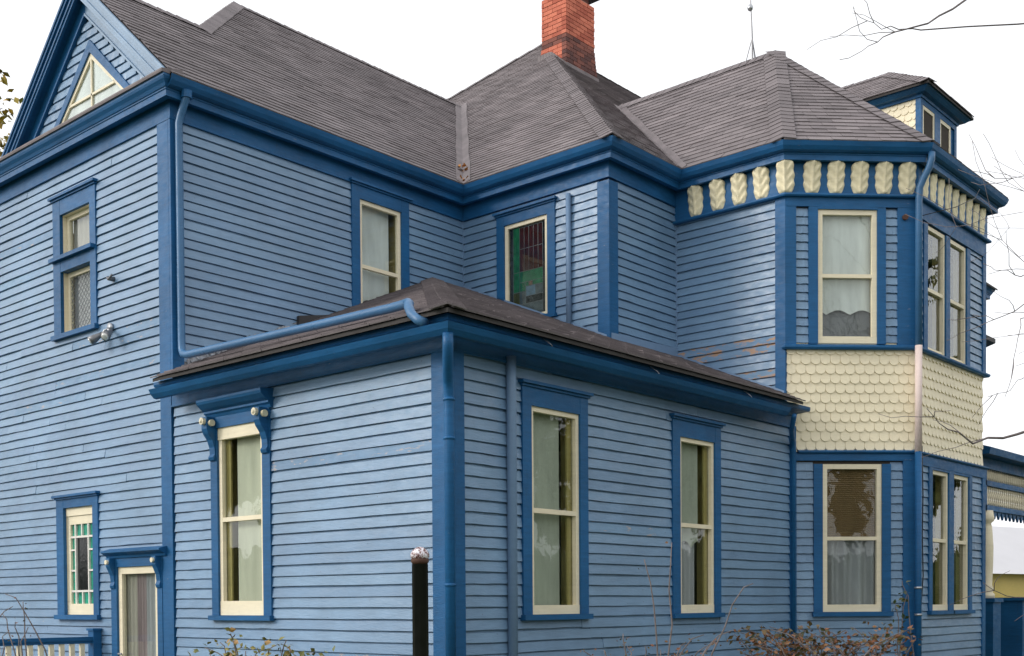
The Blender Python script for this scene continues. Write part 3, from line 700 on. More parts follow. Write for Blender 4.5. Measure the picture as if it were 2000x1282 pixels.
def tab_mesh(r, expo=.118):
    mb = MB(); L = expo+.03
    mb.add([(0, 0, 0), (1, 0, 0), (1, 0, .013), (.5, 0, .0115), (0, 0, .013), (0, L, .001), (1, L, .001), (.5, L, .001)], [(0, 1, 2, 3, 4), (4, 3, 7, 5), (3, 2, 6, 7), (0, 4, 5), (1, 6, 2)], r)
    me = mb.mesh('shingle'); me.materials.append(M['shingle']); return me
TV = [tab_mesh(i/7) for i in range(8)]
shingles(P1, P1[0], P1[1], roofo); shingles(P2, P2[0], P2[1], roofo); shingles(P3, P3[0], P3[1], roofo)
shingles(P4, P4[0], P4[1], roofo); shingles(P5, P5[0], P5[1], roofo); shingles(P6, P6[0], P6[1], roofo)
shingles(Q1, Q1[1], Q1[0], xroof); shingles(Q2, Q2[0], Q2[1], xroof)
def place_tabs():
    sc = []
    for i, (mt, par, w) in enumerate(TABS):
        p = proj(mt.translation)
        nz = (mt.to_3x3() @ Vector((0, 0, 1))).normalized(); v = (CAM-mt.translation).normalized()
        vis = max(nz.dot(v), 0)+.02; inside = 1 if 0 < p[0] < 2000 and 0 < p[1] < 1282 else .01
        sc.append((-w*vis*inside/p[2]**2, i))
    sc.sort(); top = {i for _, i in sc[:300]}; rest = MB()
    for i, (mt, par, w) in enumerate(TABS):
        me = TV[min(7, int(abs(random.gauss(.5, .25))*8) % 8)]
        if i in top:
            o = bpy.data.objects.new('shingle', me); COL.objects.link(o); o.parent = par; o.matrix_world = mt
        else: rest.add([mt @ v.co for v in me.vertices], [tuple(p.vertices) for p in me.polygons], me.attributes['rnd'].data[0].value)
    tag(rest.build('shingles', 'shingle', roofo), kind='stuff')
place_tabs()
def caps(a, b, na, nb, par, wid=.15, step=.13, lift=.016):
    a, b = Vector(a), Vector(b); t = (b-a).normalized(); L = (b-a).length
    na, nb = Vector(na).normalized(), Vector(nb).normalized()
    da = na.cross(t).normalized(); db = nb.cross(t).normalized()
    up = (na+nb).normalized()
    if da.dot(up) > 0: da = -da
    if db.dot(up) > 0: db = -db
    if (da-db).length < .1: db = -db
    mb = MB(); l2 = step+.04
    A = [Vector((0, 0, 0))+up*(lift+.012), da*wid+na*(lift+.010), db*wid+nb*(lift+.010)]
    B = [p+t*l2-up*.010 for p in A]
    C = [p-up*.012 for p in A]
    mb.add([A[1], A[0], A[2], B[1], B[0], B[2], C[1], C[0], C[2]], [(0, 1, 4, 3), (1, 2, 5, 4), (0, 6, 7, 1), (1, 7, 8, 2)], .5)
    mes = []
    for r in (.15, .3, .45, .6):
        mb.r = [r]*4; me = mb.mesh('cap_shingle'); me.materials.append(M['shingle']); mes.append(me)
    k = 0
    while k*step < L-.02:
        o = bpy.data.objects.new('cap_shingle', random.choice(mes)); COL.objects.link(o); o.parent = par
        o.matrix_world = Matrix.Translation(a+t*(k*step)+up*random.uniform(-.002, .004)) @ Matrix.Rotation(random.uniform(-.02, .02), 4, up); k += 1
n1, n2, n3, n4 = (0, -.88, 1), (-.848, 0, 1), (0, -.848, 1), (-1.0, 0, 1)
def pn(p):
    c = (Vector(p[1])-Vector(p[0])).cross(Vector(p[2])-Vector(p[0])); return c if c.z > 0 else -c
n5, n6 = pn(P5), pn(P6)
caps(P3[0], Vector(P3[0]).lerp(AP, .80), n2, n3, roofo)
caps(EA, PK, n4, n5, roofo); caps(EB, PK, n5, n6, roofo); caps(PK, (PK.x, yb, PK.z), n4, (1.3, 0, 1), roofo)
caps(Q1[1], Q1[2], (-.45, 0, 1), (0, -.43, 1), xroof)
caps((3.3, yR, zR), (1.5, YG, zg), n1, (-1, 0, 1), roofo)
caps((3.3, yR, zR), (xv, yR, zR), n1, (0, .9, 1), roofo); caps((XRK, YG, zg), (1.5, YG, zg), n1, (0, .9, 1), roofo)
caps(AP, (14.3, AP.y, AP.z), n3, (0, .9, 1), roofo, step=.3); caps(AP, P2[3], n2, (0, .85, 1), roofo, step=.3)
def valley(a, b, na, nb, par, w=.16):
    a, b = Vector(a), Vector(b); t = (b-a).normalized(); na, nb = Vector(na).normalized(), Vector(nb).normalized()
    da = na.cross(t).normalized(); db = nb.cross(t).normalized(); up = (na+nb).normalized()
    if da.dot(up) < 0: da = -da
    if db.dot(up) < 0: db = -db
    mb = MB(); k = 14; L = (b-a).length
    for i in range(k):
        p, q = a+t*(L*i/k-.03*(i == 0)), a+t*(L*(i+1)/k)
        for dd, nn in ((da, na), (db, nb)):
            j0, j1 = .008*math.sin(i*1.7+dd.x*9), .008*math.sin((i+1)*1.7+dd.x*9)
            mb.prism([p+nn*.018, q+nn*.018, q+dd*(w+j1)+nn*.021, p+dd*(w+j0)+nn*.021], -nn*.012)
    return mb.build('valley_flashing', 'flash', par)
valley((4.22, 3.82, 7.112), (xv, yR, zR), n1, n2, roofo, .115); valley((5.696, 1.392, 7.112), (PK.x, yb, PK.z), n3, n4, roofo, .085)
# eave edge strips
ee = MB()
for a, b in ((P1[0], P1[1]), (P1[1], P3[0]), (P3[0], P3[1]), (P3[1], EA), (EA, EB), (EB, EC)):
    a, b = Vector(a), Vector(b); ee.prism([a+Vector((0, 0, -.004)), b+Vector((0, 0, -.004)), b+Vector((0, 0, -.05)), a+Vector((0, 0, -.05))], Vector((b-a).cross(Vector((0, 0, 1)))).normalized()*-.02)
ee.build('drip_edge', 'edge', roofo)
# gable rakes
def rake(sgn):
    mb = MB()
    def P(x, r, dz): return Vector((x, YG-sgn*r, zg-.88*r+dz))
    R = 1.93
    for x0, x1, t0, t1 in ((XRK-.005, XRK+.03, -.02, -.24), (XRK-.03, XRK-.004, -.015, -.10), (XRK-.045, XRK-.031, -.01, -.05), (XRK-.02, XRK-.004, -.16, -.19), (-.042, .0, -.16, -.43), (-.06, -.043, -.40, -.43)):
        r0, r1 = min(R, (zg+t0-7.12)/.88), min(R, (zg+t1-7.12)/.88); mb.prism([P(x0, 0, t0), P(x0, r0, t0), P(x0, r1, t1), P(x0, 0, t1)], (x1-x0, 0, 0))
    mb.prism([P(XRK+.03, 0, -.19), P(XRK+.03, 1.68, -.19), P(XRK+.03, 1.68, -.2), P(XRK+.03, 0, -.2)], (-XRK-.03-.042, 0, 0))
    return mb.build('rake_board', 'trim' if sgn < 0 else 'siding', house)  # right rake in the lighter siding blue: sun glare put into its colour
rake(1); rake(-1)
# triangular window in the gable
def TRI(y, z, x=0): return Vector((x, y, z))
yc = 5.645; zb, zt, hw = 7.15, 7.93, .90
def tri_pts(in_): 
    k = in_; sl_ = (zt-zb)/hw
    return [(yc+hw-k*2.1, zb+k), (yc-hw+k*2.1, zb+k), (yc, zt-k*1.33)]
t = MB(); o_, i_ = tri_pts(-.105), tri_pts(0.0)
for a in range(3):
    b = (a+1) % 3; t.prism([TRI(*o_[a], -.05), TRI(*o_[b], -.05), TRI(*i_[b], -.05), TRI(*i_[a], -.05)], (.05, 0, 0))
tw = t.build('window', 'trim', house); tw['label'] = 'triangular attic window in the gable'
t = MB(); j_ = tri_pts(.05)
for a in range(3):
    b = (a+1) % 3; t.prism([TRI(*i_[a], -.03), TRI(*i_[b], -.03), TRI(*j_[b], -.03), TRI(*j_[a], -.03)], (.025, 0, 0))
t.hexa([TRI(yc+.012, zb+.05, -.03), TRI(yc-.012, zb+.05, -.03), TRI(yc-.012, zb+.05, -.01), TRI(yc+.012, zb+.05, -.01), TRI(yc+.012, zt-.07, -.03), TRI(yc-.012, zt-.07, -.03), TRI(yc-.012, zt-.07, -.01), TRI(yc+.012, zt-.07, -.01)])
t.hexa([TRI(yc+.5, 7.44, -.03), TRI(yc-.5, 7.44, -.03), TRI(yc-.5, 7.44, -.01), TRI(yc+.5, 7.44, -.01), TRI(yc+.5, 7.465, -.03), TRI(yc-.5, 7.465, -.03), TRI(yc-.5, 7.465, -.01), TRI(yc+.5, 7.465, -.01)])
t.build('sash_frame', 'cream', tw)
p = MB(); p.prism([TRI(*q, -.012) for q in i_], (.003, 0, 0)); p.build('pane', 'glass', tw)
p = MB(); p.prism([TRI(*q, -.004) for q in i_], (.003, 0, 0)); p.build('curtain', 'lace', tw)

# ------------------------------------------------------------------ extension cornice and gutter
XP = [(0, Y1+.0), (0, 0), (5.98, 0)]
c = MB(); sweep(c, [(0, 3.70), (.045, 3.70), (.045, 3.715), (.035, 3.72), (.035, 3.84), (.06, 3.85), (.08, 3.87), (.24, 3.88), (.25, 3.90), (.25, 3.93), (0, 3.93)], XP); c.build('cornice', 'trim', house)
GX = [(.235, 3.752), (.265, 3.742), (.30, 3.748), (.335, 3.785), (.36, 3.833), (.347, 3.833), (.322, 3.79), (.295, 3.765), (.255, 3.762), (.255, 3.84), (.235, 3.84)]
c = MB(); sweep(c, GX, [(0, Y1-.08), (0, 0), (5.30, 0)]); c.build('gutter', 'trim', house)
for x in (.95, 2.6, 4.4):
    c = MB(); c.tube([FE(x, .24, 3.93), FE(x+.01, .33, 3.86), FE(x, .355, 3.835)], .005, 5); c.build('gutter_hanger', 'metal', house)
# tarred flashing lumps
rr = random.Random(3); c = MB(); k = 40
for i in range(k):
    x = .06+1.55*i/k; w2 = 1.55/k+.012; zt_ = q1z(x)+.05+rr.uniform(-.02, .05); p = Vector((x, Y1-.03, q1z(x)+.0))
    h_ = .01+rr.uniform(0, .045)+.025*math.sin(i/k*3.1); dd = .04+rr.uniform(0, .08)
    c.hexa([(x, Y1-dd, q1z(x)), (x+w2, Y1-dd*.8, q1z(x+w2)), (x+w2, Y1-.001, q1z(x+w2)), (x, Y1-.001, q1z(x)), (x, Y1-dd*.55, q1z(x)+h_*.6), (x+w2, Y1-dd*.5, q1z(x+w2)+h_*.6), (x+w2, Y1-.027, q1z(x+w2)+h_+.015), (x, Y1-.027, q1z(x)+h_+.01)])
c.build('wall_flashing', 'tar', house)
c = MB(); c.prism([(1.62, Y1-.03, q1z(1.62)), (2.12, Y1-.03, q1z(2.12)), (2.02, Y1-.03, q1z(2.0)+.03), (1.62, Y1-.03, q1z(1.62)+.12)], (0, -.045, 0)); c.build('roof_wedge', 'edge', house)
for fr, u0, u1, f0 in ((FS, 0, Y1-Y2, lambda u: q2z(Y1-u)), (FA, 0, Y2-YA, lambda u: q2z(Y2-u))):
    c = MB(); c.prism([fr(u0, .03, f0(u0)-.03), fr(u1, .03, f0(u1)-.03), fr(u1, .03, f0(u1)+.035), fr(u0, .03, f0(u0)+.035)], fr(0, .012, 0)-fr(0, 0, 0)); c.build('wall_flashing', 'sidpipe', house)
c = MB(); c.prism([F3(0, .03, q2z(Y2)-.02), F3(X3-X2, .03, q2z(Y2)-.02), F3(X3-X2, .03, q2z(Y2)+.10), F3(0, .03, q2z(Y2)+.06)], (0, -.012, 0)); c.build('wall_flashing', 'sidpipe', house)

# ------------------------------------------------------------------ downspouts and pipes
def pipe(name, pts, rad, mat, seg=10, parent=house, flat=1):
    mb = MB(); mb.tube(pts, rad, seg, flat=flat); return mb.build(name, mat, parent, smooth=True)
yq = lambda x, lift: q1z(x)+lift
pipe('downspout', [(.06, Y1-.205, 6.97), (.06, Y1-.205, 6.94), (.055, Y1-.18, 6.89), (.04, Y1-.12, 6.76), (.03, Y1-.10, 6.68), (.03, Y1-.10, 6.5), (.03, Y1-.10, 4.40), (.025, Y1-.11, 4.30), (.015, Y1-.15, 4.25), (0, Y1-.25, 4.225), (-.06, 2.4, 4.18), (-.13, .55, 4.125), (-.15, .38, 4.12), (-.18, .28, 4.115), (-.235, .21, 4.085), (-.30, .15, 4.04), (-.335, .08, 3.96), (-.34, 0, 3.90), (-.335, -.08, 3.86)], .040, 'bluepipe', 12)
pipe('gutter_outlet', [(.062, Y1-.205, 7.0), (.061, Y1-.203, 6.925)], .056, 'trim', 12).data.polygons.foreach_set('use_smooth', [False]*14)
ds = pipe('downspout', [(-.28, -.28, 3.76), (-.27, -.27, 3.66), (-.22, -.22, 3.56), (-.12, -.12, 3.44), (-.075, -.085, 3.36), (-.075, -.085, 3.2), (-.075, -.085, .2)], .044, 'trim', 12)
for z in (3.28, 2.96, 1.75): pipe('strap', [(-.075, -.085, z-.012), (-.075, -.085, z+.012)], .050, 'trim', 12, ds)
pipe('conduit', [(.735, -.06, 3.76), (.735, -.06, 3.5), (.735, -.06, .2)], .045, 'sidpipe', 12)
pipe('conduit', [FS(Y1-2.21, .06, 6.66), FS(Y1-2.21, .06, 5.0)], .033, 'sidpipe', 10)
bx, by = 7.02, -1.165
dsb = pipe('downspout', [(7.03, -1.31, 7.0), (7.025, -1.31, 6.92), (7.02, -1.28, 6.82), (7.0, -1.22, 6.70), (6.99, -1.18, 6.60), (bx-.02, by, 6.45), (bx-.02, by, 4.69)], .042, 'bluepipe', 12)
pipe('downspout_middle', [(bx-.02, by, 4.70), (bx-.025, by, 3.41)], .043, 'pinkwhite', 12, dsb)
pipe('downspout_lower', [(bx-.025, by, 3.42), (bx-.03, by, .2)], .042, 'trim', 12, dsb)
for z in (1.75, 1.42): pipe('strap', [(bx-.03, by, z-.012), (bx-.03, by, z+.012)], .047, 'metal', 12, dsb)
pipe('downspout', [(5.42, -.33, 3.76), (5.60, -.2, 3.62), (5.86, -.08, 3.52), (5.90, -.06, 3.44), (5.90, -.06, .2)], .03, 'trim', 8)
pipe('cable', [FC(7.16, .06, 3.5), FC(7.19, .06, 2.9), FC(7.17, .06, 2.4), FC(7.2, .06, 1.9), FC(7.13, .06, 1.5), FC(7.12, .06, .6)], .008, 'black', 6)
pipe('wire', [FC(7.12, .06, 6.3), FC(7.6, .3, 6.47), FC(8.35, .27, 6.78), FC(8.55, .26, 6.95)], .005, 'black', 5)
b = MB(); b.tube([FB(1.47, .04, 6.27), FB(1.47, .075, 6.27)], .035, 10); b.build('knob', 'rust', house)

# ------------------------------------------------------------------ chimney
ch = MB(); CX0, CX1, CY0, CY1, CZ0, CZ1 = 9.07, 9.90, 5.94, 6.50, 10.6, 12.28
ch.box(Fr(0, 0, 0), CX0+.012, CX1-.012, -CY1+.012, -CY0-.012, CZ0, CZ1-.01)
cho = ch.build('chimney', 'mortar', house)
BM = {}
def brick_mesh(l, w, h, r, mt):
    mb = MB(); bv = .006; mb.box(Fr(0, 0, 0), 0, l, -w, 0, 0, h, r); me = mb.mesh('brick'); me.materials.append(M[mt]); return me
BMs = {mt: [brick_mesh(1, 1, .062, i/5, mt) for i in range(6)] for mt in ('brick', 'brickdark')}
def put_brick(x, y, z, lx, ly, mt):
    o = bpy.data.objects.new('brick', random.choice(BMs[mt])); COL.objects.link(o); o.parent = cho
    o.matrix_world = Matrix.Translation((x, y, z)) @ Matrix.Rotation(random.uniform(-.006, .006), 4, 'Z') @ Matrix.Diagonal((lx, ly, 1, 1))
z = CZ0; k = 0
while z < CZ1-.05:
    low = z < 11.40; fl = .035*max(0, min(1, (11.45-z)/.5)); band = 11.36 < z < 11.52
    x0, x1, y0, y1 = CX0-fl, CX1+fl, CY0-fl, CY1+fl
    a = x0; first = True
    while a < x1-.02:
        L = .105 if (first and k % 2) else .205
        L = min(L, x1-a)
        if z > 10.85 or a > 9.5: put_brick(a, y0+random.uniform(-.003, .003), z, L-.008, .1, 'brickdark' if (low or band) else 'brick')
        a += L; first = False
    a = y0+.10; first = True
    while a < y1-.02:
        L = .105 if (first and k % 2 == 0) else .205
        L = min(L, y1-a)
        if z > 10.9: put_brick(x0+random.uniform(-.003, .003), a, z, .1, L-.008, 'brickdark' if band else 'brick')
        a += L; first = False
    z += .0725; k += 1
b = MB(); b.box(Fr(0, 0, 0), CX0+.10, CX1-.08, -CY1+.08, -CY0-.08, CZ1-.012, CZ1+.30); b.build('flue', 'brickdark', cho)
b = MB(); b.box(Fr(0, 0, 0), CX0+.32, CX1+.12, -CY1-.05, -CY0+.1, CZ1+.16, CZ1+.22); b.build('chimney_cap', 'edge', cho)
b = MB()   # flashing
for q in range(10):
    y = CY0-.05+(CY1-CY0+.1)*q/10; yy = y+.062
    def zz_(y): return max(7.07+.848*(y-1.342) if y < CX0-2.828 else 7.07+.848*(CX0-4.17), 0)
    b.prism([(CX0-.05, y, zz_(y)-.05), (CX0-.05, yy, zz_(yy)-.05), (CX0-.05, yy, zz_(yy)+.06), (CX0-.05, y, zz_(y)+.06)], (.03, 0, 0))
b.prism([(CX0-.02, CY0-.05, 10.90), (CX1+.05, CY0-.05, 10.90), (CX1+.05, CY0-.05, 11.0), (CX0-.02, CY0-.05, 11.0)], (0, .03, 0))
b.build('chimney_flashing', 'flash', cho)

# ------------------------------------------------------------------ dormer
DX0, DX1, DY, DZ = 11.89, 13.41, .80, 9.86
FD1 = Fr(DX0, DY+1.6, -90); FD2 = Fr(0, DY, 0)
dm = MB(); dm.box(Fr(0, 0, 0), DX0, DX1, -DY-1.8, -DY, 7.3, DZ)
dmo = dm.build('dormer', 'trim', house)
scales(FD1, .25, 1.54, 8.55, 9.75, dmo, inside=lambda u, z: True)
d = MB(); d.box(FD1, 0, 1.6, .001, .004, 7.6, DZ-.03); d.build('shingle_panel', 'scale', dmo)
d = MB(); d.box(FD1, 1.54, 1.601, .001, .03, 7.5, DZ); d.box(FD2, DX0-.03, DX0+.05, .001, .03, 7.5, DZ); d.box(FD2, DX1-.08, DX1+.02, .001, .03, 7.5, DZ)
d.box(FD2, 12.45, 12.69, .001, .03, 7.5, 9.72); d.box(FD2, DX0+.05, DX1-.08, .001, .03, 9.72, DZ); d.build('dormer_trim', 'trim', dmo)
for a, b_ in ((11.945, 12.45), (12.69, 13.165)):
    w_ = MB(); w_.box(FD2, a, a+.05, .0, .022, 8.4, 9.72); w_.box(FD2, b_-.05, b_, .0, .022, 8.4, 9.72); w_.box(FD2, a+.05, b_-.05, .0, .022, 9.66, 9.72); w_.build('dormer_window', 'cream', dmo)
    w_ = MB(); w_.box(FD2, a+.05, b_-.05, .002, .006, 8.4, 9.66); w_.build('dormer_pane', 'dark', dmo)
d = MB(); sweep(d, [(0, DZ-.05), (.05, DZ-.05), (.06, DZ-.01), (.13, DZ), (.2, DZ+.05), (.22, DZ+.10), (0, DZ+.12)], [(DX0, DY+2.4), (DX0, DY), (DX1, DY), (DX1, DY+2.4)]); d.build('dormer_cornice', 'trim', dmo)
rx = (DX0+DX1)/2; rz = DZ+.86; ry = DY+.85; ze_ = DZ+.11
D1 = [(DX0-.24, DY+3.2, ze_), (DX0-.24, DY-.24, ze_), (rx, ry, rz), (rx, DY+3.2, rz)]
D2 = [(DX0-.24, DY-.24, ze_), (DX1+.24, DY-.24, ze_), (rx, ry, rz)]
D3 = [(DX1+.24, DY-.24, ze_), (DX1+.24, DY+3.2, ze_), (rx, DY+3.2, rz), (rx, ry, rz)]
d = MB()
for q in (D1, D2, D3): d.prism([Vector(p)-Vector((0, 0, .01)) for p in q], (0, 0, -.04))
dro = d.build('dormer_roof', 'underlay', dmo)
TABS = []; shingles(D1, D1[0], D1[1], dmo); shingles(D2, D2[0], D2[1], dmo)
rest = MB()
for mt, par, w in TABS:
    me = TV[random.randrange(8)]; rest.add([mt @ v.co for v in me.vertices], [tuple(p.vertices) for p in me.polygons], me.attributes['rnd'].data[0].value)
tag(rest.build('dormer_shingles', 'shingle', dmo), kind='stuff')
caps(D2[0], D2[2], pn(D1), pn(D2), dmo); caps((rx, ry, rz), (rx, DY+3.2, rz), pn(D1), pn(D3), dmo)

# ------------------------------------------------------------------ porch at the far right
po = MB(); PY = -.43; F0 = Fr(0, PY, 0)
po.box(F0, 10.8, 16, -.06, .06, 3.62, 3.86); po.box(F0, 10.8, 16, -.05, .05, 3.36, 3.44); po.box(F0, 10.8, 16, -.05, .05, 2.98, 3.06)
po.prism([(10.8, -.72, 3.88), (10.8, -.70, 3.78), (10.8, .6, 3.78), (10.8, .6, 4.3)], (5.4, 0, 0))
po.box(F0, 10.8, 11.3, -.04, .04, 3.06, 3.36)
po.box(F0, 11.2, 11.35, -.05, .05, 2.98, 3.62)
for i in range(26): po.prism([(11.36+i*.18, PY-.02, 2.98), (11.36+i*.18+.17, PY-.02, 2.98), (11.36+i*.18+.085, PY-.02, 2.86)], (0, .03, 0))
por = po.build('porch', 'trim', house)
for i in range(50):
    x = 11.40+i*.09
    b = MB(); b.lathe((x, PY, 3.06), [(.012, 0), (.022, .05), (.012, .1), (.024, .17), (.012, .24), (.02, .28), (.012, .30)], 6); b.build('spindle', 'cream', por, smooth=True)
    if i % 1 == 0:
        b = MB(); b.lathe((x, PY, 3.44), [(.012, 0), (.02, .06), (.02, .12), (.012, .18)], 6); b.build('spindle', 'cream', por, smooth=True)
for x in (11.45, 13.9):
    b = MB(); b.lathe((x, PY, 1.62), [(.13, 0), (.13, .06), (.10, .09), (.12, .14), (.09, .2), (.105, .5), (.11, .8), (.09, 1.1), (.075, 1.16), (.12, 1.2), (.12, 1.25), (.1, 1.36)], 14); b.build('column', 'cream', por, smooth=True)
    b = MB(); b.box(F0, x-.17, x+.17, -.17, .17, 0, 1.56); b.box(F0, x-.2, x+.2, -.2, .2, 1.56, 1.62); b.build('pedestal', 'trim', por)
b = MB(); b.box(F0, 12.55, 12.95, -.2, .2, 0, 1.58); b.box(F0, 12.5, 13.0, -.25, .25, 1.58, 1.63); b.build('pedestal', 'trim', por)
b = MB(); b.prism([(12.2, .6, 6.2), (12.2, -.17, 5.86), (12.2, -.17, 5.79), (12.2, .0, 5.74), (12.2, .6, 5.82)], (.42, 0, 0)); b.build('window_hood', 'edge', por)

# ------------------------------------------------------------------ lightning rod, floodlights, rail, post
lr = MB(); bs = Vector((PK.x, 1.62, PK.z))
lr.tube([bs, bs+Vector((-.0, 0, .3)), bs+Vector((-.03, .03, 1.3))], [.016, .013, .006], 6)
for a in (0, 2.1, 4.2): lr.tube([bs+Vector((.1*math.cos(a), .1*math.sin(a), -.05)), bs+Vector((0, 0, .32))], .007, 5)
lro = lr.build('lightning_rod', 'rod'); tag(lro, 'thin metal lightning rod with a ball above the bay roof', 'lightning rod')
b = MB(); b.lathe(bs+Vector((-.02, .02, .74)), [(.005, -.05), (.03, -.035), (.045, 0), (.03, .035), (.005, .05)], 10); b.build('glass_ball', 'metal', lro, smooth=True)
fl = tag(empty('floodlight', FG(gy(5.28), 0, 4.70)), 'twin floodlight fixture on the siding below the narrow upper window', 'floodlight')
def fpart(nm, mb, mat, par):
    o = mb.build(nm, mat, par, smooth=True); o.matrix_parent_inverse = Matrix.Translation(-Vector(par.location)); return o
b = MB(); b.tube([FG(gy(5.28), .02, 4.74), FG(gy(5.28), .06, 4.74)], .045, 12); fpart('base_plate', b, 'metal', fl)
for sgn in (-1, 1):
    b = MB(); u = gy(5.28)+sgn*.11; b.tube([FG(gy(5.28), .05, 4.73), FG(gy(5.28)+sgn*.04, .09, 4.70), FG(u-sgn*.02, .10, 4.66)], .013, 8); fpart('arm', b, 'metal', fl)
    b = MB(); a_ = FG(u-sgn*.02, .08, 4.68); e_ = FG(u+sgn*.05, .20, 4.58); b.tube([a_, a_.lerp(e_, .3), a_.lerp(e_, .7), e_], [.022, .03, .047, .052], 12); fpart('lamp_head', b, 'rod', fl)
    b = MB(); b.tube([e_, e_.lerp(a_, -.06)], [.046, .03], 12); fpart('lens', b, 'lampglass', fl)
sl2 = tag(empty('bracket_light', FG(gy(5.22), 0, 5.26)), 'small metal bracket on the siding right of the narrow upper window', 'bracket')
b = MB(); b.tube([FG(gy(5.22), .02, 5.27), FG(gy(5.22), .10, 5.26)], [.03, .018], 8); b.tube([FG(gy(5.27), .08, 5.29), FG(gy(5.22), .09, 5.26), FG(gy(5.16), .08, 5.30)], .013, 6); fpart('bracket_arm', b, 'rod', sl2)
rl = tag(empty('stair_railing', (0, 5.65, 0)), 'blue railing with cream balusters beside the side door', 'railing')
FR = Fr(0, 5.65, 0)
b = MB(); b.box(FR, -2.4, -.13, -.045, .045, 1.195, 1.24); b.box(FR, -2.4, -.13, -.03, .03, 1.165, 1.195); b.box(FR, -2.4, -.13, -.03, .03, .5, .56); fpart('handrail', b, 'trim', rl).data.polygons.foreach_set('use_smooth', [False]*18)
b = MB(); b.box(FR, -.13, .0-.03, -.06, .06, 0, 1.31); b.box(FR, -.145, -.028, -.075, .075, 1.31, 1.335); fpart('newel_post', b, 'trim', rl).data.polygons.foreach_set('use_smooth', [False]*12)
for i in range(18):
    x = -.24-i*.122; b = MB(); b.box(FR, x-.025, x+.025, -.02, .02, .56, 1.165); fpart('baluster', b, 'cream', rl).data.polygons.foreach_set('use_smooth', [False]*6)
b = MB(); b.box(FR, -2.4, -.05, -1.35, .05, .38, .45); b.box(FR, -2.4, -2.3, -1.35, .05, 0, .38); fpart('landing', b, 'trim', rl).data.polygons.foreach_set('use_smooth', [False]*12)
pp = ray_at(820, 1075, 8.0); pp.z = 0
bp_ = tag(empty('garden_post', pp), 'slim black fluted post topped with a mottled white glass ball', 'post')
b = MB(); pr = []
for z in (0, 1.86):
    pass
seg = 24; vs = []; fs = []
for z in (0, 1.87):
    for j in range(seg): a = 2*math.pi*j/seg; r = .052*(1+.07*math.cos(a*8)); vs.append(pp+Vector((r*math.cos(a), r*math.sin(a), z)))
fs = [(j, (j+1) % seg, seg+(j+1) % seg, seg+j) for j in range(seg)]+[tuple(range(2*seg-1, seg-1, -1))]; b.add(vs, fs); fpart('shaft', b, 'black', bp_)
b = MB(); b.lathe(pp, [(.05, 1.868), (.062, 1.885), (.062, 1.905), (.045, 1.915)], 16); fpart('collar', b, 'rust', bp_)
b = MB(); b.lathe(pp, [(.045, 1.90), (.066, 1.915), (.066, 1.94), (.052, 1.965), (.025, 1.985), (.004, 1.99)], 16); fpart('glass_ball', b, 'marble', bp_)

# ------------------------------------------------------------------ neighbour
nb = tag(empty('yellow_house', (34.5, 7.2, 0)), 'low yellow house with a white roof beyond the porch', 'house')
NF = Fr(31, 8.5, -14)
b = MB(); b.box(NF, 0, 14, -6, 0, 0, 2.6); M['yel'] = paint('yellow_wall_paint', (.72, .55, .16), .5, .05); fpart('wall', b, 'yel', nb).data.polygons.foreach_set('use_smooth', [False]*6)
b = MB(); b.prism([NF(-.4, .4, 2.5), NF(-.4, -3, 4.5), NF(-.4, -6.4, 2.5)], NF(14.8, 0, 0)-NF(0, 0, 0)); M['wr'] = simple('white_metal_roof', (.62, .61, .63), .6, 0, .05, .6); fpart('roof', b, 'wr', nb).data.polygons.foreach_set('use_smooth', [False]*5)
b = MB(); b.box(NF, 0, 14, .001, .04, 0, .9); fpart('white_base', b, 'white', nb).data.polygons.foreach_set('use_smooth', [False]*6)

# ------------------------------------------------------------------ vegetation
def leafquad(mb, p, d, size, rnd, rr):
    d = d.normalized(); s = d.cross(Vector((rr.uniform(-1, 1), rr.uniform(-1, 1), rr.uniform(-1, 1))))
    if s.length < 1e-3: return
    s.normalize(); nrm = d.cross(s)
    a = p; m1 = p+d*size*.5+s*size*.3+nrm*size*.08; m2 = p+d*size*.5-s*size*.3+nrm*size*.08; e = p+d*size
    mb.add([a, m1, e, m2, p+d*size*.5], [(0, 1, 4), (1, 2, 4), (2, 3, 4), (3, 0, 4)], rnd)
def branch(mb, p, d, L, r, depth, rr, tips, up=.1, spread=.6, nseg=5, kids=3):
    pts = [p]; rad = [r]; dirs = []
    for i in range(nseg):
        d = (d+Vector((rr.uniform(-1, 1), rr.uniform(-1, 1), rr.uniform(-1, 1)))*.18+Vector((0, 0, up*.3))).normalized()
        p = p+d*(L/nseg); pts.append(p); rad.append(max(r*(1-.75*(i+1)/nseg), .0025)); dirs.append(d)
    mb.tube(pts, rad, 6 if r > .03 else 4)
    if depth == 0: tips.append((pts, dirs)); return
    for k in range(kids):
        i = rr.randint(max(1, nseg-3), nseg) if k else nseg
        a = rr.uniform(0, 6.283); dd = dirs[i-1]; s = dd.orthogonal().normalized(); s.rotate(Matrix.Rotation(a, 3, dd))
        branch(mb, pts[i], (dd+s*rr.uniform(spread*.5, spread*1.3)), L*rr.uniform(.55, .85), rad[i]*.8+.001, depth-1, rr, tips, up, spread, nseg, kids)
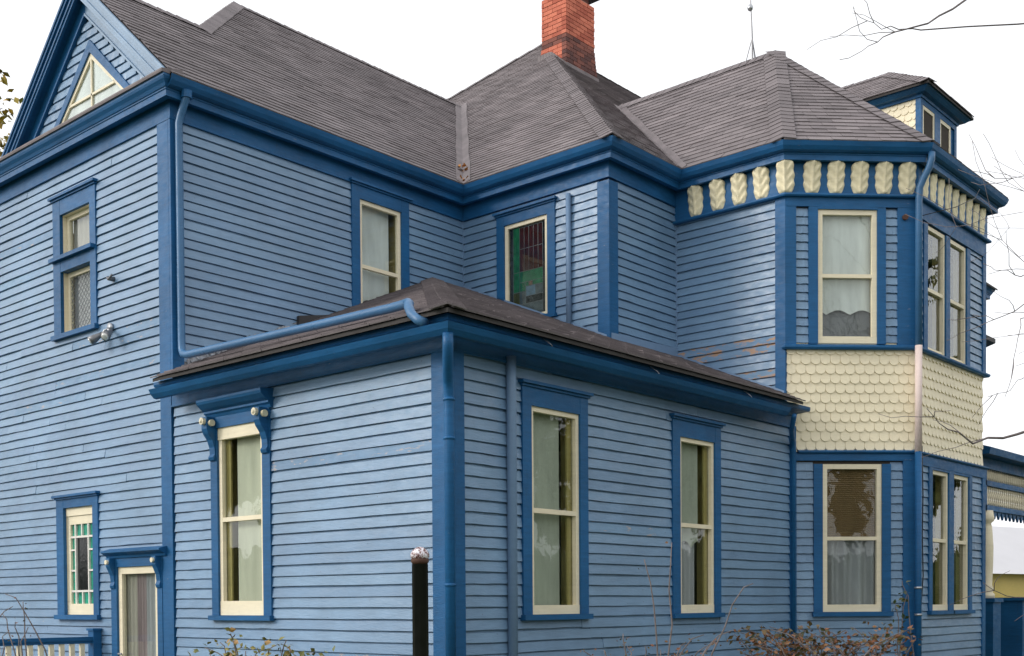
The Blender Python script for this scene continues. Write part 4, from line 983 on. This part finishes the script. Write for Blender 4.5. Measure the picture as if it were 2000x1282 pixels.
def tree(name, label, base, h, r0, mat, leaf, nleaf, seed, depth=4, spread=.6, trunk=.35, cat='tree', group=None, lean=(0, 0, 0), sc=.62):
    rr = random.Random(seed); root = tag(empty(name, base), label, cat, group); base = Vector(base)
    mb = MB(); tips = []
    branch(mb, base, Vector((0, 0, 1))+Vector(lean), h*trunk, r0, depth, rr, tips, .12, spread, 5, 3)
    o = mb.build('trunk', 'bark', root, smooth=True); o.matrix_parent_inverse = Matrix.Translation(-base)
    if nleaf:
        lm = MB()
        for pts, dirs in tips:
            for k in range(nleaf):
                i = rr.randrange(len(dirs)); p = pts[i]+(pts[i+1]-pts[i])*rr.random()+Vector((rr.gauss(0, 1), rr.gauss(0, 1), rr.gauss(0, 1)))*sc*.25
                leafquad(lm, p, Vector((rr.uniform(-1, 1), rr.uniform(-1, 1), rr.uniform(-1, .4))), leaf*rr.uniform(.7, 1.3), rr.random(), rr)
        o = lm.build('crown', mat, root); o.matrix_parent_inverse = Matrix.Translation(-base)
    return root
lb = ray_at(-55, 1177, 30); lb.z = 0
tree('maple_tree', 'yellow leafed autumn tree behind the gable at the left edge', lb, 23.2, .22, 'leaf_yellow', .24, 75, 5, 4, .62, .34)
# trees round the garden, out of frame, that the windows mirror
protos = []
def copy_tree(o, loc, rot, sc):
    c = o.copy(); COL.objects.link(c); c.location = loc; c.rotation_euler.z = rot; c.scale = (sc, sc, sc)
    for ch in o.children:
        d = ch.copy(); COL.objects.link(d); d.parent = c; d.matrix_parent_inverse = ch.matrix_parent_inverse.copy()
    return c
spots = [(24, -8.5), (30, -13), (20.5, -13), (-12, -26), (-5, -27), (2, -28), (9, -27), (17, -25), (25, -22), (33, -20), (37, -28), (-22, 27), (-25, 34), (-20, 41), (-29, 20), (-30, 45), (-33, 30)]
for i, (x, y) in enumerate(spots):
    lab = 'dark green leafy tree standing across the street' if i < 11 else 'dark green leafy tree standing at the far side of the garden'
    if i < 3:
        protos.append(tree('street_tree', lab, (x, y, 0), (12, 14, 10.5)[i], .25, 'leaf_green', .5, 46, 20+i, 4, .6, .34, group='trees across the street')); o = protos[-1]
    else: o = copy_tree(protos[i % 3], (x, y, 0), i*1.3, .85+.1*(i % 4))
    o['label'] = lab; o['group'] = 'trees across the street' if i < 11 else 'trees at the far side of the garden'
def hedge(label, path, h, seed, n):  # hedges out of view, added so the lower windows mirror dark foliage
    rr = random.Random(seed); base = Vector((*path[0], 0)); root = tag(empty('hedge', base), label, 'hedge')
    lm = MB(); core = MB()
    for (x0, y0), (x1, y1) in zip(path, path[1:]):
        d = Vector((x1-x0, y1-y0, 0)); L = d.length; k = int(L/1.2); nn = Vector((d.y, -d.x, 0)).normalized()
        for i in range(k):
            c = Vector((x0, y0, 0))+d*((i+.5)/k); hh = h*rr.uniform(.8, 1.15)
            core.lathe(c+Vector((rr.gauss(0, .15), rr.gauss(0, .15), 0)), [(.3, 0), (.75, .6), (.85, hh*.6), (.6, hh*.88), (.15, hh)], 8)
            for q in range(n):
                a = rr.uniform(0, 6.283); z = rr.uniform(.1, hh); r_ = rr.uniform(.75, 1.05)*(1 if z < hh*.7 else .7)
                leafquad(lm, c+Vector((math.cos(a)*r_, math.sin(a)*r_, z)), Vector((math.cos(a), math.sin(a), rr.uniform(-.6, .8))), rr.uniform(.14, .26), rr.random(), rr)
    for nm, b_, mt in (('foliage', lm, 'leaf_green'), ('branch_mass', core, 'leaf_green')):
        o = b_.build(nm, mt, root); o.matrix_parent_inverse = Matrix.Translation(-base)
hedge('unseen dark green hedge added across the street to darken the window reflections', [(44, -6), (34, -15), (22, -22), (-16, -25)], 4.0, 3, 70)
hedge('unseen dark green hedge added by the side garden to darken the window reflections', [(-24, 12), (-25, 30), (-17, 46)], 4.0, 4, 60)
# bare tree at the right whose branches reach into view
bt = tag(empty('bare_tree', (5.2, -6.2, 0)), 'bare leafless tree whose thin branches reach in from the right edge', 'tree')
rr = random.Random(11); mb = MB(); tips = []
bpos = Vector((5.2, -6.2, 0))
mb.tube([bpos, bpos+Vector((.05, .05, 1.5)), bpos+Vector((0, .15, 3.2)), bpos+Vector((.1, .3, 5.2)), bpos+Vector((.1, .3, 7.5))], [.16, .14, .12, .09, .04], 8)
def limb(start, pxs, r0, seed, kids=5):
    rr = random.Random(seed); pts = [Vector(start)]+[ray_at(x, y, dp) for x, y, dp in pxs]
    fin = []
    for i in range(len(pts)-1):
        for q in range(3): fin.append(pts[i].lerp(pts[i+1], q/3)+Vector((rr.gauss(0, 1), rr.gauss(0, 1), rr.gauss(0, 1)))*.012)
    fin.append(pts[-1]); k = len(fin)
    mb.tube(fin, [max(r0*.72*(1-i/k), .003) for i in range(k)], 5)
    for c in range((kids+1)//2):
        i = rr.randint(k//3, k-2); d = (fin[i+1]-fin[i]).normalized()
        s = d.orthogonal().normalized(); s.rotate(Matrix.Rotation(rr.uniform(0, 6.28), 3, d)); p = fin[i]; q = [p]
        L = rr.uniform(.25, .6); dd = (d+s*.8).normalized()
        for _ in range(4): dd = (dd+Vector((rr.gauss(0, .18), rr.gauss(0, .18), rr.gauss(0, .18)-.05))).normalized(); p = p+dd*L/4; q.append(p)
        mb.tube(q, [.004, .0035, .003, .0025, .002], 4)
limb(bpos+Vector((.1, .3, 6.2)), [(2080, -60, 11.2), (1890, 0, 10.8), (1810, 48, 10.6), (1745, 62, 10.5), (1700, 90, 10.4), (1640, 117, 10.3)], .022, 1, 5)
limb(bpos+Vector((.1, .3, 6.0)), [(2080, 40, 11.0), (1800, 60, 10.7), (1740, 52, 10.6), (1690, 40, 10.6), (1668, 15, 10.6)], .014, 2, 3)
limb(bpos+Vector((0, .15, 3.0)), [(2090, 800, 11.0), (1990, 848, 10.6), (1900, 862, 10.4), (1850, 840, 10.3), (1810, 798, 10.2)], .03, 3, 7)
limb(bpos+Vector((.05, .2, 4.3)), [(2080, 560, 11.0), (2000, 592, 10.8), (1940, 625, 10.6), (1900, 615, 10.5)], .014, 4, 5)
limb(bpos+Vector((.05, .2, 4.6)), [(2070, 500, 11.2), (2000, 540, 11.0), (1950, 530, 10.8), (1920, 515, 10.8)], .012, 5, 5)
limb(bpos+Vector((.05, .2, 5.0)), [(2060, 330, 11.2), (2000, 345, 11.0), (1945, 350, 11.0), (1900, 335, 11.0)], .009, 6, 4)
limb(bpos+Vector((0, .15, 2.2)), [(2080, 1180, 11.0), (2000, 1168, 10.8), (1950, 1160, 10.7), (1920, 1138, 10.6)], .016, 7, 5)
limb(bpos+Vector((0, .15, 3.4)), [(2080, 690, 11.2), (2000, 740, 11.2), (1960, 770, 11.2), (1930, 775, 11.2)], .009, 8, 5)
limb(bpos+Vector((0, .15, 3.6)), [(2050, 620, 11.2), (1995, 620, 11.1), (1985, 680, 11.0), (1975, 740, 11.0)], .012, 9, 4)
for sd2, st in enumerate(((0, 0, 4.5), (0, 0, 5.5), (0, 0, 6.5), (0, 0, 3.5))):
    branch(mb, bpos+Vector(st)+Vector((.05, .2, 0)), Vector((math.cos(sd2*1.3-2.6), math.sin(sd2*1.3-2.6), .7)), 2.2, .05, 3, rr, tips, .1, .6, 5, 3)
o = mb.build('branches', 'twig', bt, smooth=True); o.matrix_parent_inverse = Matrix.Translation(-bpos)
def shrub(name, label, px, depth, stems, mat, leaf, nl, seed, cat='shrub', twig='twig', spread=.25):
    rr = random.Random(seed); b0 = ray_at(px, 1200, depth); b0.z = 0; root = tag(empty(name, b0), label, cat); mb = MB(); lm = MB()
    for (tx, ty, dd) in stems:
        tip = ray_at(tx, ty, depth+dd); s = b0+Vector((rr.gauss(0, spread), rr.gauss(0, spread), 0)); pts = []
        for i in range(9):
            t = i/8; p = s.lerp(tip, t); p.z = tip.z*(1-(1-t)**1.7); pts.append(p+Vector((rr.gauss(0, .012), rr.gauss(0, .012), rr.gauss(0, .008)))*(0 if i == 8 else 1))
        mb.tube(pts, [.009*(1-.7*i/8)+.001 for i in range(9)], 5)
        for k in range(nl):
            i = rr.randint(4, 7); p = pts[i].lerp(pts[i+1], rr.random())+Vector((rr.gauss(0, .035), rr.gauss(0, .035), rr.gauss(0, .035)))
            leafquad(lm, p, Vector((rr.uniform(-1, 1), rr.uniform(-1, 1), rr.uniform(-.6, .6))), leaf*rr.uniform(.6, 1.2), rr.random(), rr)
    o = mb.build('stems', twig, root, smooth=True); o.matrix_parent_inverse = Matrix.Translation(-b0)
    if nl: o = lm.build('leaves', mat, root); o.matrix_parent_inverse = Matrix.Translation(-b0)
rr = random.Random(4)
shrub('rose_bush', 'yellow green rose bush below the hooded window', 470, 9.0, [(x, y+10, rr.uniform(-.3, .3)) for x, y in ((450, 1228, ), (455, 1240), (400, 1255), (560, 1240), (540, 1250), (520, 1258), (430, 1245), (370, 1270), (480, 1262), (570, 1262), (620, 1272), (655, 1278), (600, 1275), (500, 1270), (410, 1268))], 'leaf_shrub', .06, 24, 1)
shrub('thin_shrub', 'wispy leafless shrub in the lower left corner', 20, 10.5, [(x, y, rr.uniform(-.3, .3)) for x, y in ((10, 1160), (25, 1185), (45, 1175), (5, 1200), (30, 1215), (55, 1225), (15, 1235))], 'leaf_red', .03, 4, 2)
shrub('dry_twig_shrub', 'leafless twiggy stems in front of the wing between its windows', 1312, 9.0, [(1258, 1093, 0), (1312, 1060, .2), (1471, 1140, .1)], 'leaf_red', .03, 1, 3, spread=.03)
shrub('seed_head_plant', 'brown seed head plants below the two wing windows', 1270, 9.3, [(x, y, rr.uniform(-.2, .2)) for x, y in ((1217, 1238), (1225, 1262), (1180, 1270), (1140, 1272), (1260, 1262), (1290, 1270), (1340, 1255), (1380, 1262), (1330, 1274), (1375, 1240), (1430, 1232), (1400, 1250), (1150, 1278))], 'leaf_red', .035, 16, 4)
shrub('russet_bush', 'dense russet and green bush below the bay', 1600, 10.5, [(rr.uniform(1430, 1790), 1224+abs(rr.gauss(0, 1))*26, rr.uniform(-.5, .5)) for _ in range(46)], 'leaf_red', .06, 26, 5, spread=.5)
shrub('climbing_vine', 'sparse green vine climbing the corner of the bay', 1768, 13.0, [(1762, 1135, 0), (1750, 1180, 0), (1772, 1160, 0)], 'leaf_green', .07, 7, 6, cat='vine', spread=.08)
# fallen leaves in the valleys
for i, p in enumerate(((4.62, 4.18, 7.47), (4.70, 4.25, 7.55), (4.28, 3.86, 7.16))):
    b = MB(); rr2 = random.Random(i)
    for k in range(6): leafquad(b, Vector(p)+Vector((rr2.uniform(-.05, .05), rr2.uniform(-.05, .05), .03)), Vector((rr2.uniform(-1, 1), rr2.uniform(-1, 1), .2)), .09, .5, rr2)
    tag(b.build('fallen_leaves', 'leafgold'), ('orange fallen leaves caught higher in the roof valley', 'orange fallen leaves caught halfway in the roof valley', 'pale fallen leaves at the foot of the roof valley')[i], 'leaves', 'leaves in the roof valley')
